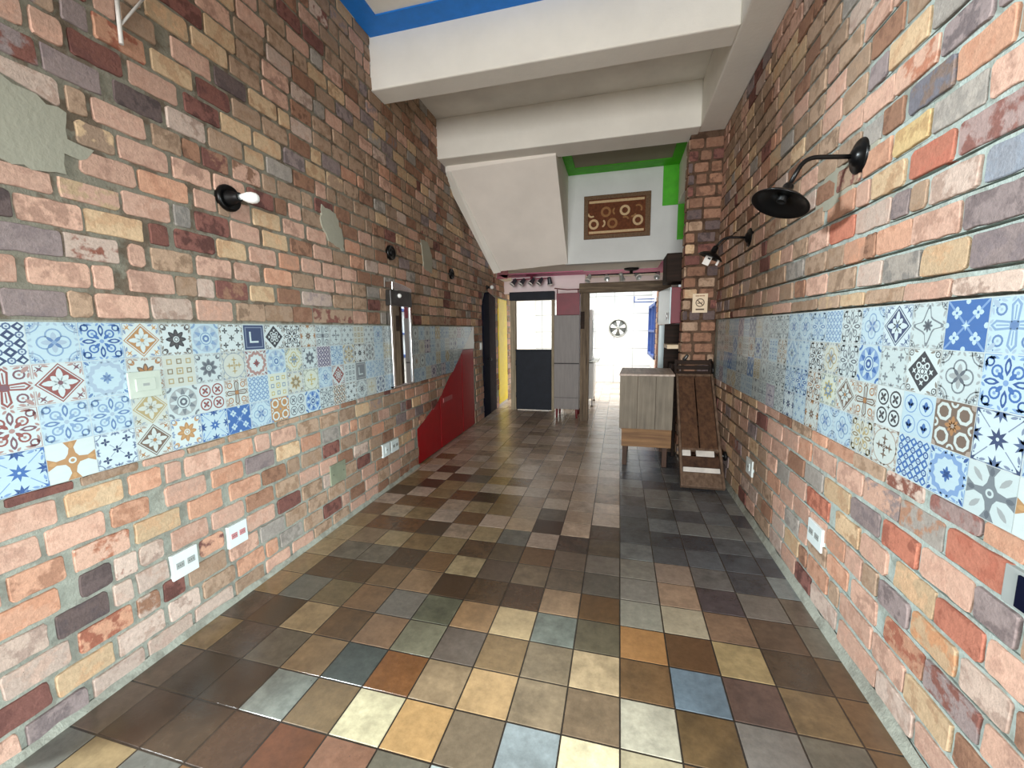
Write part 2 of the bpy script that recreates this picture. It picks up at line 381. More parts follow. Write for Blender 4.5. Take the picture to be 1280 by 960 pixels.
LB={
6:"m 0.971 1.158;n 1.161 1.242;p 1.253 1.462;l 1.473 1.67;p 1.692 1.905;n 1.932 2.133;n 2.139 2.371;b 2.378 2.56;n 2.577 3.045",
7:"p 0.947 1.026;p 1.052 1.248;p 1.256 1.331;p 1.389 1.586;n 1.598 1.705;l 1.709 1.805;d 1.814 2.022;t 2.039 2.223;b 2.25 2.459;l 2.475 2.797;n 2.816 3.057",
8:"m 0.943 1.171;L 1.176 1.363;p 1.403 1.469;n 1.497 1.697;p 1.718 1.921;p 1.942 2.122;o 2.159 2.382;n 2.396 2.602;p 2.619 2.829;p 2.858 3.058",
9:"k 0.976 1.042;p 1.05 1.249;t 1.257 1.476;d 1.503 1.587;d 1.617 1.836;t 1.846 2.037;p 2.059 2.262;o 2.289 2.469;p 2.493 2.692;p 2.719 2.931",
10:"p 0.99 1.168;p 1.187 1.393;p 1.406 1.608;g 1.627 1.711;d 1.737 1.933;p 1.943 2.149;t 2.173 2.371;b 2.4 2.61;p 2.627 2.834",
11:"p 1.266 1.47;o 1.483 1.712;p 1.746 1.867;n 1.877 1.946;p 1.956 2.091;t 2.109 2.322;p 2.349 2.542;p 2.574 2.781",
12:"n 1.27 1.403;p 1.415 1.624;p 1.646 1.853;p 1.867 2.065",
13:"n 1.251 1.318;p 1.334 1.538;n 1.569 1.703;b 1.711 1.803;d 1.816 1.968;p 1.998 2.188",
14:"m 1.066 1.179;m 1.192 1.381;k 1.428 1.629;l 1.647 1.843;n 1.861 2.07;t 2.092 2.231",
15:"p 1.061 1.154;d 1.287 1.472;p 1.497 1.71;d 1.746 1.94;t 1.95 2.15",
16:"n 1.094 1.255;O 1.381 1.579;t 1.603 1.801;d 1.826 2.018;n 2.033 2.227",
17:"D 1.201 1.374;n 1.493 1.634;p 1.711 1.915;k 1.938 2.137",
18:"k 1.341 1.477;t 1.603 1.803;t 1.82 2.029;n 2.044 2.253",
19:"d 1.658 1.893;t 1.902 2.088;n 2.099 2.266",
-1:"p 0.833 1.028;t 1.055 1.257;o 1.279 1.42;p 1.533 1.735;o 1.752 1.951",
-2:"p 0.819 0.964;p 0.981 1.173;o 1.197 1.352;p 1.425 1.637;o 1.67 1.869",
-3:"o 0.864 1.027;P 1.052 1.254;t 1.277 1.482;o 1.527 1.719;o 1.765 1.978",
-4:"o 0.809 0.995;k 1.059 1.172;L 1.184 1.273;l 1.283 1.39;p 1.428 1.619;p 1.642 1.848",
-5:"l 0.795 0.945;k 0.971 1.146;l 1.259 1.395;o 1.56 1.702",
-6:"l 0.804 1.002;O 1.028 1.225;l 1.245 1.344",
-7:"d 0.747 0.926;t 0.943 1.136;l 1.157 1.352;l 1.375 1.533",
-8:"p 0.732 0.823;m 0.841 1.029;l 1.049 1.248;l 1.269 1.48;l 1.497 1.724",
}
RB={
0:"p 3.037 3.352;n 2.671 3.024;n 2.428 2.651;t 2.212 2.413;n 1.947 2.2;p 1.708 1.938;l 1.456 1.701",
1:"p 3.254 3.492;n 3.023 3.239;b 2.848 2.998;p 2.583 2.826;n 2.306 2.566;l 2.099 2.279;g 1.871 2.089;t 1.654 1.863;m 1.453 1.642",
2:"n 3.164 3.517;g 2.893 3.151;n 2.606 2.871;n 2.427 2.597;o 2.249 2.42;b 2.166 2.243;o 1.939 2.16;p 1.706 1.931;m 1.473 1.69",
3:"p 3.071 3.273;n 2.862 3.058;p 2.602 2.851;r 2.35 2.594;l 2.084 2.336;m 1.974 2.079;n 1.881 1.965;l 1.65 1.865;B 1.493 1.63",
4:"n 3.213 3.567;n 2.687 3.186;o 2.372 2.642;p 2.25 2.351;t 2.018 2.232;r 1.77 1.981;M 1.512 1.756",
5:"o 2.122 2.328;y 1.899 2.106;g 1.668 1.891;p 1.532 1.654",
6:"g 2.207 2.349;b 2.065 2.19;K 1.807 2.032;o 1.587 1.801",
7:"p 2.139 2.358;P 1.902 2.134;m 1.678 1.887",
8:"n 2.361 2.561;m 2.206 2.343;t 1.965 2.191;g 1.775 1.945",
9:"b 2.128 2.34;n 1.966 2.109",
-1:"p 3.094 3.329;b 2.892 3.08;n 2.612 2.867;o 2.418 2.592;o 2.175 2.401;n 1.938 2.162;L 1.715 1.927;M 1.469 1.68;o 1.323 1.46",
-2:"p 3.013 3.304;p 2.749 2.999;o 2.589 2.738;p 2.321 2.569;p 2.076 2.29;p 1.832 2.063;g 1.608 1.823;r 1.349 1.587",
-3:"p 2.908 3.181;b 2.659 2.882;g 2.424 2.648;t 2.165 2.407;m 1.938 2.152;r 1.705 1.911;p 1.468 1.693;m 1.317 1.46",
-4:"p 3.08 3.254;g 2.858 3.05;p 2.614 2.846;r 2.341 2.593;t 2.063 2.268;p 1.863 2.051;t 1.603 1.814;r 1.408 1.599;p 1.264 1.4",
-5:"o 2.997 3.229;p 2.772 2.968;p 2.549 2.76;o 2.163 2.335;p 2.023 2.156;m 1.714 1.895;T 1.492 1.701;l 1.303 1.473",
-6:"o 2.12 2.313;p 1.895 2.085;O 1.618 1.841;m 1.384 1.607",
-7:"o 2.29 2.523;p 1.907 2.171;p 1.699 1.902;t 1.471 1.69",
-8:"l 2.186 2.45;p 1.852 2.148;l 1.63 1.846;p 1.444 1.617",
}
# ---- the setting -----------------------------------------------------------
def S(o, **k):
    o['kind'] = 'structure'
    for a, v in k.items(): o[a] = v
    return o
# left wall: slab with openings, bricks proud of the mortar
RED = [(4.17, -0.1), (6.285, -0.1), (6.285, 1.255), (5.75, 1.268), (4.80, 0.65), (4.17, 0.43)]
BANDL = [(0.70, 0.976), (6.28, 0.976), (6.28, 1.604), (0.70, 1.604)]
NAVY = [(6.80, -0.1), (7.66, -0.1), (7.66, 2.17), (7.18, 2.235), (6.98, 2.20), (6.80, 2.00)]
YEL = [(7.86, -0.1), (8.56, -0.1), (8.56, 2.165), (7.86, 2.165)]
LL = [0.928-0.1165*k for k in range(9)][::-1]; LL = [max(LL[0], 0.0)]+LL[1:]
kb = list(range(-8, 0))
mb = MB()
UL0, UL1, HW = 0.74, 9.4, 4.16
def mcol(rr=rnd): return lin((160, 163, 152)), lin((142, 143, 133))
mc = mcol()
out = [(UL0, 0), (4.17, 0), (4.17, 0.43), (4.80, 0.65), (5.75, 1.268), (6.285, 1.255), (6.285, 0), (6.80, 0), (6.80, 2.0), (6.98, 2.20), (7.18, 2.235), (7.66, 2.17), (7.66, 0), (7.86, 0), (7.86, 2.165), (8.56, 2.165), (8.56, 0), (UL1, 0), (UL1, HW), (UL0, HW)]
mb.prism(out, FL, -0.16, -0.006, 1, *mc)
mcu = lin((138, 134, 120)), lin((116, 104, 90))     # browner pointing above the tile band
mb.prism([(UL0, 1.61), (6.79, 1.61), (6.79, 2.02), (6.97, 2.215), (7.18, 2.25), (7.68, 2.185), (7.85, 2.185), (8.57, 2.185), (UL1, 2.185), (UL1, HW), (UL0, HW)], FL, -0.05, -0.0055, 1, *mcu)
rr = random.Random(11)
holes = [RED, NAVY, YEL]
brick_face(mb, FL, UL0+0.01, UL1, LL, LB, kb, holes, rr, 0.003, -0.009)
brick_face(mb, FL, UL0+0.01, UL1, [0.928, 0.976], {}, [0], holes, rr, 0.003, -0.009, hg=0.012)
brick_face(mb, FL, 6.30, UL1, [0.976+0.1256*k for k in range(6)], {}, [None]*5, holes, rr, 0.003, -0.009)
LA = [1.612]+[1.733+0.115*k for k in range(22)]
brick_face(mb, FL, UL0+0.01, UL1, LA, LB, list(range(6, 28)), pal='pppppnnnnnnnnnbbbmttlgodnnb', holes=holes+[[(0.70, 2.165), (1.215, 2.165), (1.235, 2.31), (1.26, 2.42), (1.06, 2.475), (0.70, 2.50)]], rr=rr, top=0.003, base=-0.009)
def patch(mbx, F, pts, n, m=2, r=random.Random(3)):      # trowelled cement patch with a ragged edge
    o = []
    for i, p in enumerate(pts):
        q = pts[(i+1) % len(pts)]; k = max(1, int(math.dist(p, q)/0.03))
        for j in range(k):
            t = j/k; o.append((p[0]+(q[0]-p[0])*t+r.uniform(-0.012, 0.012), p[1]+(q[1]-p[1])*t+r.uniform(-0.010, 0.010)))
    mbx.prism(o, F, -0.008, n, m)
patch(mb, FL, [(0.75, 2.17), (1.21, 2.17), (1.22, 2.25), (1.30, 2.27), (1.31, 2.31), (1.235, 2.32), (1.24, 2.41), (1.06, 2.46), (0.75, 2.48)], 0.004)
patch(mb, FL, [(2.80, 2.24), (2.99, 2.20), (2.96, 2.36), (2.90, 2.47), (2.74, 2.49), (2.72, 2.36)], 0.010)
patch(mb, FL, [(4.50, 2.27), (4.72, 2.24), (4.74, 2.42), (4.62, 2.60), (4.44, 2.58)], 0.010)
# cement skirting left where floor and wall meet
sk = []
for k in range(60):
    u = UL0+0.02+k*(4.14-UL0)/59; sk.append((u, 0.030+rr.uniform(-0.008, 0.010)))
for (ua, va), (ub_, vb) in zip(sk, sk[1:]):
    P = [FL.P(ua, 0, -0.006), FL.P(ub_, 0, -0.006), FL.P(ub_, 0, 0.020), FL.P(ua, 0, 0.020)]
    i = [mb.vert(p, *mc) for p in (FL.P(ua, 0.0, 0.026), FL.P(ub_, 0.0, 0.026), FL.P(ub_, vb, 0.004), FL.P(ua, va, 0.004))]
    mb.face(i, 1, True)
S(obj('wall_left', mb, [M_brick, M_mortar, M_cement]), label='tall brick wall on the left with cement patches', category='wall')

# right wall
RZ = [0.905-0.1235*k for k in range(8)][::-1]; RZ = [0.0]+RZ
mb = MB()
mb.prism([(0.95, 0), (7.9, 0), (7.9, HW), (-1.6, HW), (-1.6, 2.05), (0.95, 2.05)], FR, -0.16, -0.026, 1, *mc)  # unseen header and side opening near the viewer, shaped for the added fill light
mb.prism([(4.9, 0), (7.9, 0), (7.9, HW), (4.9, HW)], FR, -0.03, -0.010, 1, *mc)
rr = random.Random(23)
RU = [1.632]+[1.7125+0.1235*k for k in range(20)]
brick_face(mb, FR, 0.96, 5.21, RZ, RB, list(range(-9, -1)), [], rr, 0.006, -0.024, gap=0.015, hg=0.019)
brick_face(mb, FR, 0.96, 5.21, [0.905, 0.985], RB, [-1], [], rr, 0.006, -0.024, gap=0.015, hg=0.016)
brick_face(mb, FR, 0.96, 5.21, RU, RB, list(range(0, 20)), [], rr, 0.007, -0.024, gap=0.015, hg=0.021)
brick_face(mb, FR, -1.55, 0.955, RU[4:], {}, [None]*17, [], rr, 0.007, -0.024)
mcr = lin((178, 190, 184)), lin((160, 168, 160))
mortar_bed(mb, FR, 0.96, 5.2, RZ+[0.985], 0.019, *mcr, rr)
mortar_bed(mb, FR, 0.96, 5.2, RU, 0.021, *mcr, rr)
patch(mb, FR, [(2.40, 2.18), (2.78, 2.16), (2.80, 2.30), (2.62, 2.36), (2.42, 2.32)], 0.006)
patch(mb, FR, [(2.22, 2.28), (2.40, 2.27), (2.40, 2.38), (2.24, 2.40)], 0.005)
sk = [(0.9+k*0.075, 0.05+rr.uniform(-0.012, 0.012)) for k in range(58)]
for (ua, va), (ub_, vb) in zip(sk, sk[1:]):
    i = [mb.vert(p, *mc) for p in (FR.P(ua, 0.0, 0.030), FR.P(ub_, 0.0, 0.030), FR.P(ub_, vb, 0.006), FR.P(ua, va, 0.006))]
    mb.face(i[::-1], 1, True)
S(obj('wall_right', mb, [M_brick, M_mortar, M_cement]), label='tall brick wall on the right with shadowed joints under the bricks', category='wall')

# brick pillar standing out of the right wall
mb = MB()
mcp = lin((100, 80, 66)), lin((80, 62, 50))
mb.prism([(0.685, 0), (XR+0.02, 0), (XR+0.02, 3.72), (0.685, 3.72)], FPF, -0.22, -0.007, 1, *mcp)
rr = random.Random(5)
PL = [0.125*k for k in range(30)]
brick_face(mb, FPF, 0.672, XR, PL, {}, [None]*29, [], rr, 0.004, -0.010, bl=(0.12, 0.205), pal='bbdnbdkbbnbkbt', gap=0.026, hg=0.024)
brick_face(mb, FPS, 5.212, 5.42, PL, {}, [None]*29, [], rr, 0.002, -0.020, pal='nnnbbbnnndbb')
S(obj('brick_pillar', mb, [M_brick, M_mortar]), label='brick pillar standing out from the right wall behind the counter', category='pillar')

# floor of square tiles
GY = 10.32*U
T = {}
def row(n, c0, s):
    for i, w in enumerate(s.split()): T[(c0+i, n)] = w
HX = lambda h: tuple(int(h[i:i+2], 16) for i in (0, 2, 4))
row(5, -9, '4a382a 4a3a2c 4c382a 5e3a26 8a6450 6e685a b4beba b4a884 6e5a40 8a847c')
row(4, -9, '3e3328 4a3c2e 8e938a 725e45 b8ae8e b48f60 7c6c58 9aa3a4 ecdcb4 beb090 7a5c40 928a80')
row(3, -9, '54463a 6a6050 8a7052 525752 70492a 9c8568 c29f72 968268 867058 b0a996 725a3c 8c847c')
row(2, -9, '4a3b29 a58c68 6e543a 8c6e54 787460 70645a 826a4c 84745e ca b08a 785a3c 697883 6a5248'.replace('ca b08a', 'cab08a'))
row(1, -9, '69685f 72644a 826448 7e766c 696854 a5825e c3aa82 82877d 685f4c a5784b 694b32 b49b6e'.replace('  ', ' '))
row(0, -9, '5a4632 5a4632 6e5840 96785a 503c2a 5a442e 553e2c aa8c6e 6e5032 9b9687 b8aa90 8c6e56 645040')
row(-1, -2, '7a6a58 696258 8c867c af9178 554a4c 787068 6e6256')
row(-2, -2, '7e6e5e 8a8074 989286 a08c7c 75706c 4e4e52 868c8a')
mb = MB(); rr = random.Random(41)
gc = lin((46, 39, 32))
fx0, fx1, fy0, fy1 = -2.56, 1.12, -1.7, 12.3
for k, z in ((0, -0.0016),):
    mb.poly([(fx0, fy0, z), (fx1, fy0, z), (fx1, fy1, z), (fx0, fy1, z)], 0, gc, lin((34, 29, 24)))
mb.poly([(fx0, fy0, -0.12), (fx0, fy1, -0.12), (fx1, fy1, -0.12), (fx1, fy0, -0.12)], 0, gc)
for a, bq in (((fx0, fy0), (fx1, fy0)), ((fx1, fy0), (fx1, fy1)), ((fx1, fy1), (fx0, fy1)), ((fx0, fy1), (fx0, fy0))):
    mb.poly([(a[0], a[1], -0.12), (bq[0], bq[1], -0.12), (bq[0], bq[1], -0.0016), (a[0], a[1], -0.0016)], 0, gc)
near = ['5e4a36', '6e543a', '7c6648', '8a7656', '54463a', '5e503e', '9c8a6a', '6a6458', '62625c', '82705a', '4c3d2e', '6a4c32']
far = ['b09c88', 'b8a694', 'a4907c', 'baac9c', 'a08c78', 'b2a090', 'c0b0a0', 'a8967f']  # paler tiles for the back, the glare on the floor put into their colour
blue = ['4e5258', '5a5e64', '6c7276', '484c52', '7c8080', '62666a', '565a5e']  # bluish haze over the floor by the counter, put into the tile colours
for i in range(-12, 5):
    for j in range(-36, 46):              # row n lies between y = GY-(n+1)U and GY-nU
        n = -j-1; y0 = GY+j*U; y1 = y0+U; x0 = i*U; x1 = x0+U
        if y1 < fy0+0.02 or y0 > fy1-0.02: continue
        x0, x1, y0, y1 = max(x0, fx0), min(x1, fx1), max(y0, fy0), min(y1, fy1)
        if x1-x0 < 0.02 or y1-y0 < 0.02: continue
        if (i, n) in T: c = shade(HX(T[(i, n)]), 0.90)
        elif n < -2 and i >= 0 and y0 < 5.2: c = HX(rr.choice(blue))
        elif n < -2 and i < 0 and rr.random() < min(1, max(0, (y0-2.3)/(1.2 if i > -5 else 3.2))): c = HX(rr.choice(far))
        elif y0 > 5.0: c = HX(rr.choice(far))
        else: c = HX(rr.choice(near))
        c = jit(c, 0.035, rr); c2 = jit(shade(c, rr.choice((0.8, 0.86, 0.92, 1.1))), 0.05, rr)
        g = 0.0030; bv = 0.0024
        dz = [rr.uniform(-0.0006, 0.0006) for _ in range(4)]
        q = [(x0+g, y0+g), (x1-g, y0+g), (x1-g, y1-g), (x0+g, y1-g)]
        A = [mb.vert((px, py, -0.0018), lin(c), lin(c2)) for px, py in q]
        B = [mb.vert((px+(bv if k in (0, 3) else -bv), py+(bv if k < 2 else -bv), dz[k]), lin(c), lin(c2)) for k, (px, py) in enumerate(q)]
        mb.face(B, 0)
        for k in range(4): mb.face((A[k], A[(k+1) % 4], B[(k+1) % 4], B[k]), 0)
S(obj('floor', mb, [M_tile]), label='floor of square tiles in brown, tan and slate tones', category='floor')

# ceilings and beams
mb = MB(); mb.box(-2.56, 1.2, -1.7, 5.2, 4.13, 4.25); S(obj('ceiling', mb, [M_ceil]), label='pale plaster ceiling above the beams', category='ceiling')
def strip(name, boxes, mat, label):
    mb = MB()
    for bx in boxes: mb.box(*bx)
    return S(obj(name, mb, [mat]), label=label, category='trim')
strip('trim_1', [(-2.22, 0.76, 3.34, 3.552, 4.118, 4.131)], M_blue, 'blue painted stripe along the front of the nearer beam')
mb = MB(); mb.hexa([(XL0+SL*0+0.0, 0.0, 4.118), (XL0+0.215, 0.0, 4.118), (XL0+SL*3.34+0.195, 3.34, 4.118), (XL0+SL*3.34+0.015, 3.34, 4.118),
                    (XL0+SL*0+0.0, 0.0, 4.131), (XL0+0.215, 0.0, 4.131), (XL0+SL*3.34+0.195, 3.34, 4.131), (XL0+SL*3.34+0.015, 3.34, 4.131)])
S(obj('trim_2', mb, [M_blue]), label='blue painted stripe along the left edge of the ceiling', category='trim')
def beam(x0, x1, y0, y1, z0, z1, label):
    mb = MB(); mb.box(x0, x1, y0, y1, z0, z1); S(obj('ceiling_beam', mb, [M_white], bevel=0.012), label=label, category='beam')
beam(-2.30, 0.757, 3.55, 3.79, 3.69, 4.135, 'white cross beam nearest the blue painted ceiling stripe')
beam(-2.34, 0.757, 5.03, 5.40, 3.665, 4.135, 'white cross beam above the stair soffit')
beam(0.757, 1.03, -1.6, 5.23, 3.685, 4.135, 'white beam running along the top of the right wall')
# sloping underside of the stairs
mb = MB()
mb.hexa([(-2.26, 5.26, 3.60), (-0.83, 5.26, 3.64), (-0.83, 6.5, 2.54), (-1.97, 6.5, 2.475),
         (-2.26, 5.26, 3.86), (-0.83, 5.26, 3.86), (-0.83, 6.5, 3.86), (-1.97, 6.5, 3.86)])
S(obj('stair_soffit', mb, [M_grey], bevel=0.006), label='sloping plaster underside of the stairs beside the left wall', category='soffit')
mb = MB()                                 # pale plaster edge between soffit and wall
mb.hexa([(-2.36, 5.30, 3.62), (-2.20, 5.26, 3.588), (-1.90, 6.49, 2.462), (-2.02, 6.49, 2.448),
         (-2.36, 5.30, 3.87), (-2.20, 5.26, 3.87), (-1.90, 6.49, 3.87), (-2.02, 6.49, 3.87)])
S(obj('trim_3', mb, [M_white]), label='white edge strip of the stair soffit against the brick', category='trim')
mb = MB(); mb.box(-0.86, 0.88, 6.5, 6.62, 2.535, 3.95); S(obj('wall_upper', mb, [M_upper]), label='plaster wall above the lower ceiling that carries the picture', category='wall')
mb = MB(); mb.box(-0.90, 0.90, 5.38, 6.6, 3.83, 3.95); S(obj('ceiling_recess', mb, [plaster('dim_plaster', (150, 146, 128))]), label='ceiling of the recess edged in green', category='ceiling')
mb = MB(); mb.box(0.725, 0.83, 5.40, 6.5, 3.285, 3.84); S(obj('bulkhead', mb, [M_grey]), label='plaster bulkhead on the right of the recess', category='wall')
strip('trim_4', [(-0.826, 0.725, 6.25, 6.50, 3.818, 3.832), (-0.826, -0.70, 5.41, 6.25, 3.818, 3.832), (0.60, 0.725, 5.41, 6.25, 3.818, 3.832)], M_green, 'green painted stripe around the recess ceiling')
strip('trim_5', [(0.515, 0.724, 6.485, 6.502, 3.28, 3.818), (0.726, 0.86, 6.485, 6.502, 2.80, 3.283)], M_green, 'stepped green stripe down the right side of the upper wall')
mb = MB()
P5 = [(-1.97, 6.51), (0.95, 6.51), (0.95, 9.0), (-2.48, 9.0), (-2.48, 8.1)]
A5 = [mb.vert((x, y, 2.54)) for x, y in P5]; B5 = [mb.vert((x, y, 2.66)) for x, y in P5]
mb.face(A5[::-1]); mb.face(B5)
for k in range(5): mb.face((A5[k], A5[(k+1) % 5], B5[(k+1) % 5], B5[k]))
S(obj('ceiling_low', mb, [M_white]), label='low white ceiling over the back of the room', category='ceiling')
strip('trim_6', [(-2.17, -0.66, 7.28, 7.745, 2.528, 2.541), (-0.66, 0.72, 7.40, 7.95, 2.528, 2.541), (0.55, 0.76, 6.7, 7.40, 2.528, 2.541)], M_pink, 'pink painted stripe across the low ceiling')
mb = MB(); mb.hexa([(x, y, z) for z in (2.528, 2.541) for x, y in ((-2.02, 6.72), (-1.84, 6.72), (-2.16, 7.86), (-2.38, 7.86))])
S(obj('trim_7', mb, [M_pink]), label='pink painted stripe on the left edge of the low ceiling', category='trim')
mb = MB(); mb.box(-2.40, 0.82, 8.40, 8.46, 2.285, 2.545); mb.box(-2.05, -0.665, 7.745, 7.79, 2.09, 2.545); S(obj('wall_partition', mb, [M_pinkwhite]), label='pinkish white wall strip over the openings at the back', category='wall')
# front of the room, behind the viewer: walls around the wide shop opening
mb = MB(); mb.box(-2.56, 1.2, -1.75, -1.6, 3.0, 4.2); mb.box(-2.36, -2.16, -1.6, 0.74, 3.0, 4.2); S(obj('wall_front', mb, [M_white]))
# kitchen shell
mb = MB(); mb.box(-2.62, 1.2, 12.15, 12.3, 0, 3.3); S(obj('wall_back', mb, [M_ktile]), label='white tiled kitchen wall at the far end', category='wall')
mb = MB(); mb.box(0.80, 0.95, 7.9, 12.15, 0, 3.3); S(obj('wall_kitchen', mb, [M_ktile]), label='white tiled right wall of the kitchen', category='wall')
mb = MB(); mb.box(-2.62, -2.47, 9.4, 12.15, 0, 3.3); S(obj('wall_yard', mb, [M_white]))

# ---- printed tile bands ----------------------------------------------------
PW = (182, 206, 216)
PAL0 = dict(pale=(PW, (128, 158, 196), (92, 122, 172), (168, 188, 208)), blue=(PW, (58, 98, 168), (44, 74, 140), (120, 154, 204)), grey=((202, 218, 220), (112, 120, 128), (86, 92, 102), (160, 166, 168)),
           brown=((206, 218, 216), (108, 88, 76), (168, 116, 72), (166, 150, 138)), orange=((212, 226, 226), (178, 128, 80), (196, 146, 92), (120, 142, 178)), red=((208, 222, 224), (138, 70, 66), (112, 74, 84), (168, 130, 124)),
           beige=((204, 212, 204), (176, 158, 112), (136, 122, 96), (150, 164, 178)), navy=((206, 224, 230), (46, 58, 94), (70, 90, 130), (116, 130, 158)), black=((212, 226, 228), (48, 48, 54), (70, 68, 70), (126, 118, 108)),
           mauve=((196, 196, 204), (84, 80, 116), (60, 58, 90), (140, 138, 164)), yellow=((210, 220, 208), (188, 172, 96), (112, 138, 170), (150, 160, 150)))
PAL0 = {k: tuple(shade(c, 0.95) if v[0] != PW or i else c for i, c in enumerate(v)) for k, v in PAL0.items()}
PAL = {k: (v[0],)+tuple(mixc(c, v[0], 0.18) for c in v[1:]) for k, v in PAL0.items()}
PALF = {k: (v[0],)+tuple(mixc(c, v[0], 0.42) for c in v[1:]) for k, v in PAL0.items()}      # fainter prints, as on most of the far tiles
class Art:
    def __init__(s): s.p = []
    def poly(s, pts, c, l): s.p.append(([(max(-1, min(1, x)), max(-1, min(1, y))) for x, y in pts], c, l))
    def disc(s, x, y, r, c, l, n=16, a=0): s.poly([(x+r*math.cos(2*PI*k/n+a), y+r*math.sin(2*PI*k/n+a)) for k in range(n)], c, l)
    def ring(s, x, y, r0, r1, c, l, n=16, a=0, k0=0, k1=None):
        for k in range(k0, n if k1 is None else k1):
            t0, t1 = 2*PI*k/n+a, 2*PI*(k+1)/n+a
            q = [(x+r*math.cos(t), y+r*math.sin(t)) for r, t in ((r0, t0), (r1, t0), (r1, t1), (r0, t1))]
            if all(abs(v) <= 1.001 for p in q for v in p): s.poly(q, c, l)
    def petal(s, x, y, a, L, w, c, l):
        ca, sa = math.cos(a), math.sin(a)
        s.poly([(x+ca*u-sa*v, y+sa*u+ca*v) for u, v in ((0, 0), (0.3*L, -0.42*w), (0.62*L, -0.5*w), (0.88*L, -0.28*w), (L, 0), (0.88*L, 0.28*w), (0.62*L, 0.5*w), (0.3*L, 0.42*w))], c, l)
    def line(s, x0, y0, x1, y1, w, c, l):
        L = math.hypot(x1-x0, y1-y0); nx, ny = -(y1-y0)/L*w/2, (x1-x0)/L*w/2
        s.poly([(x0+nx, y0+ny), (x0-nx, y0-ny), (x1-nx, y1-ny), (x1+nx, y1+ny)], c, l)
    def star(s, x, y, r, ri, n, c, l, a=0): s.poly([(x+(r if k % 2 == 0 else ri)*math.cos(PI*k/n+a), y+(r if k % 2 == 0 else ri)*math.sin(PI*k/n+a)) for k in range(2*n)], c, l)
    def sq(s, x, y, r, c, l, a=0): s.disc(x, y, r*1.4142, c, l, 4, a+PI/4)
Q4 = ((1, 1), (-1, 1), (-1, -1), (1, -1)); D4 = ((1, 0), (0, 1), (-1, 0), (0, -1))
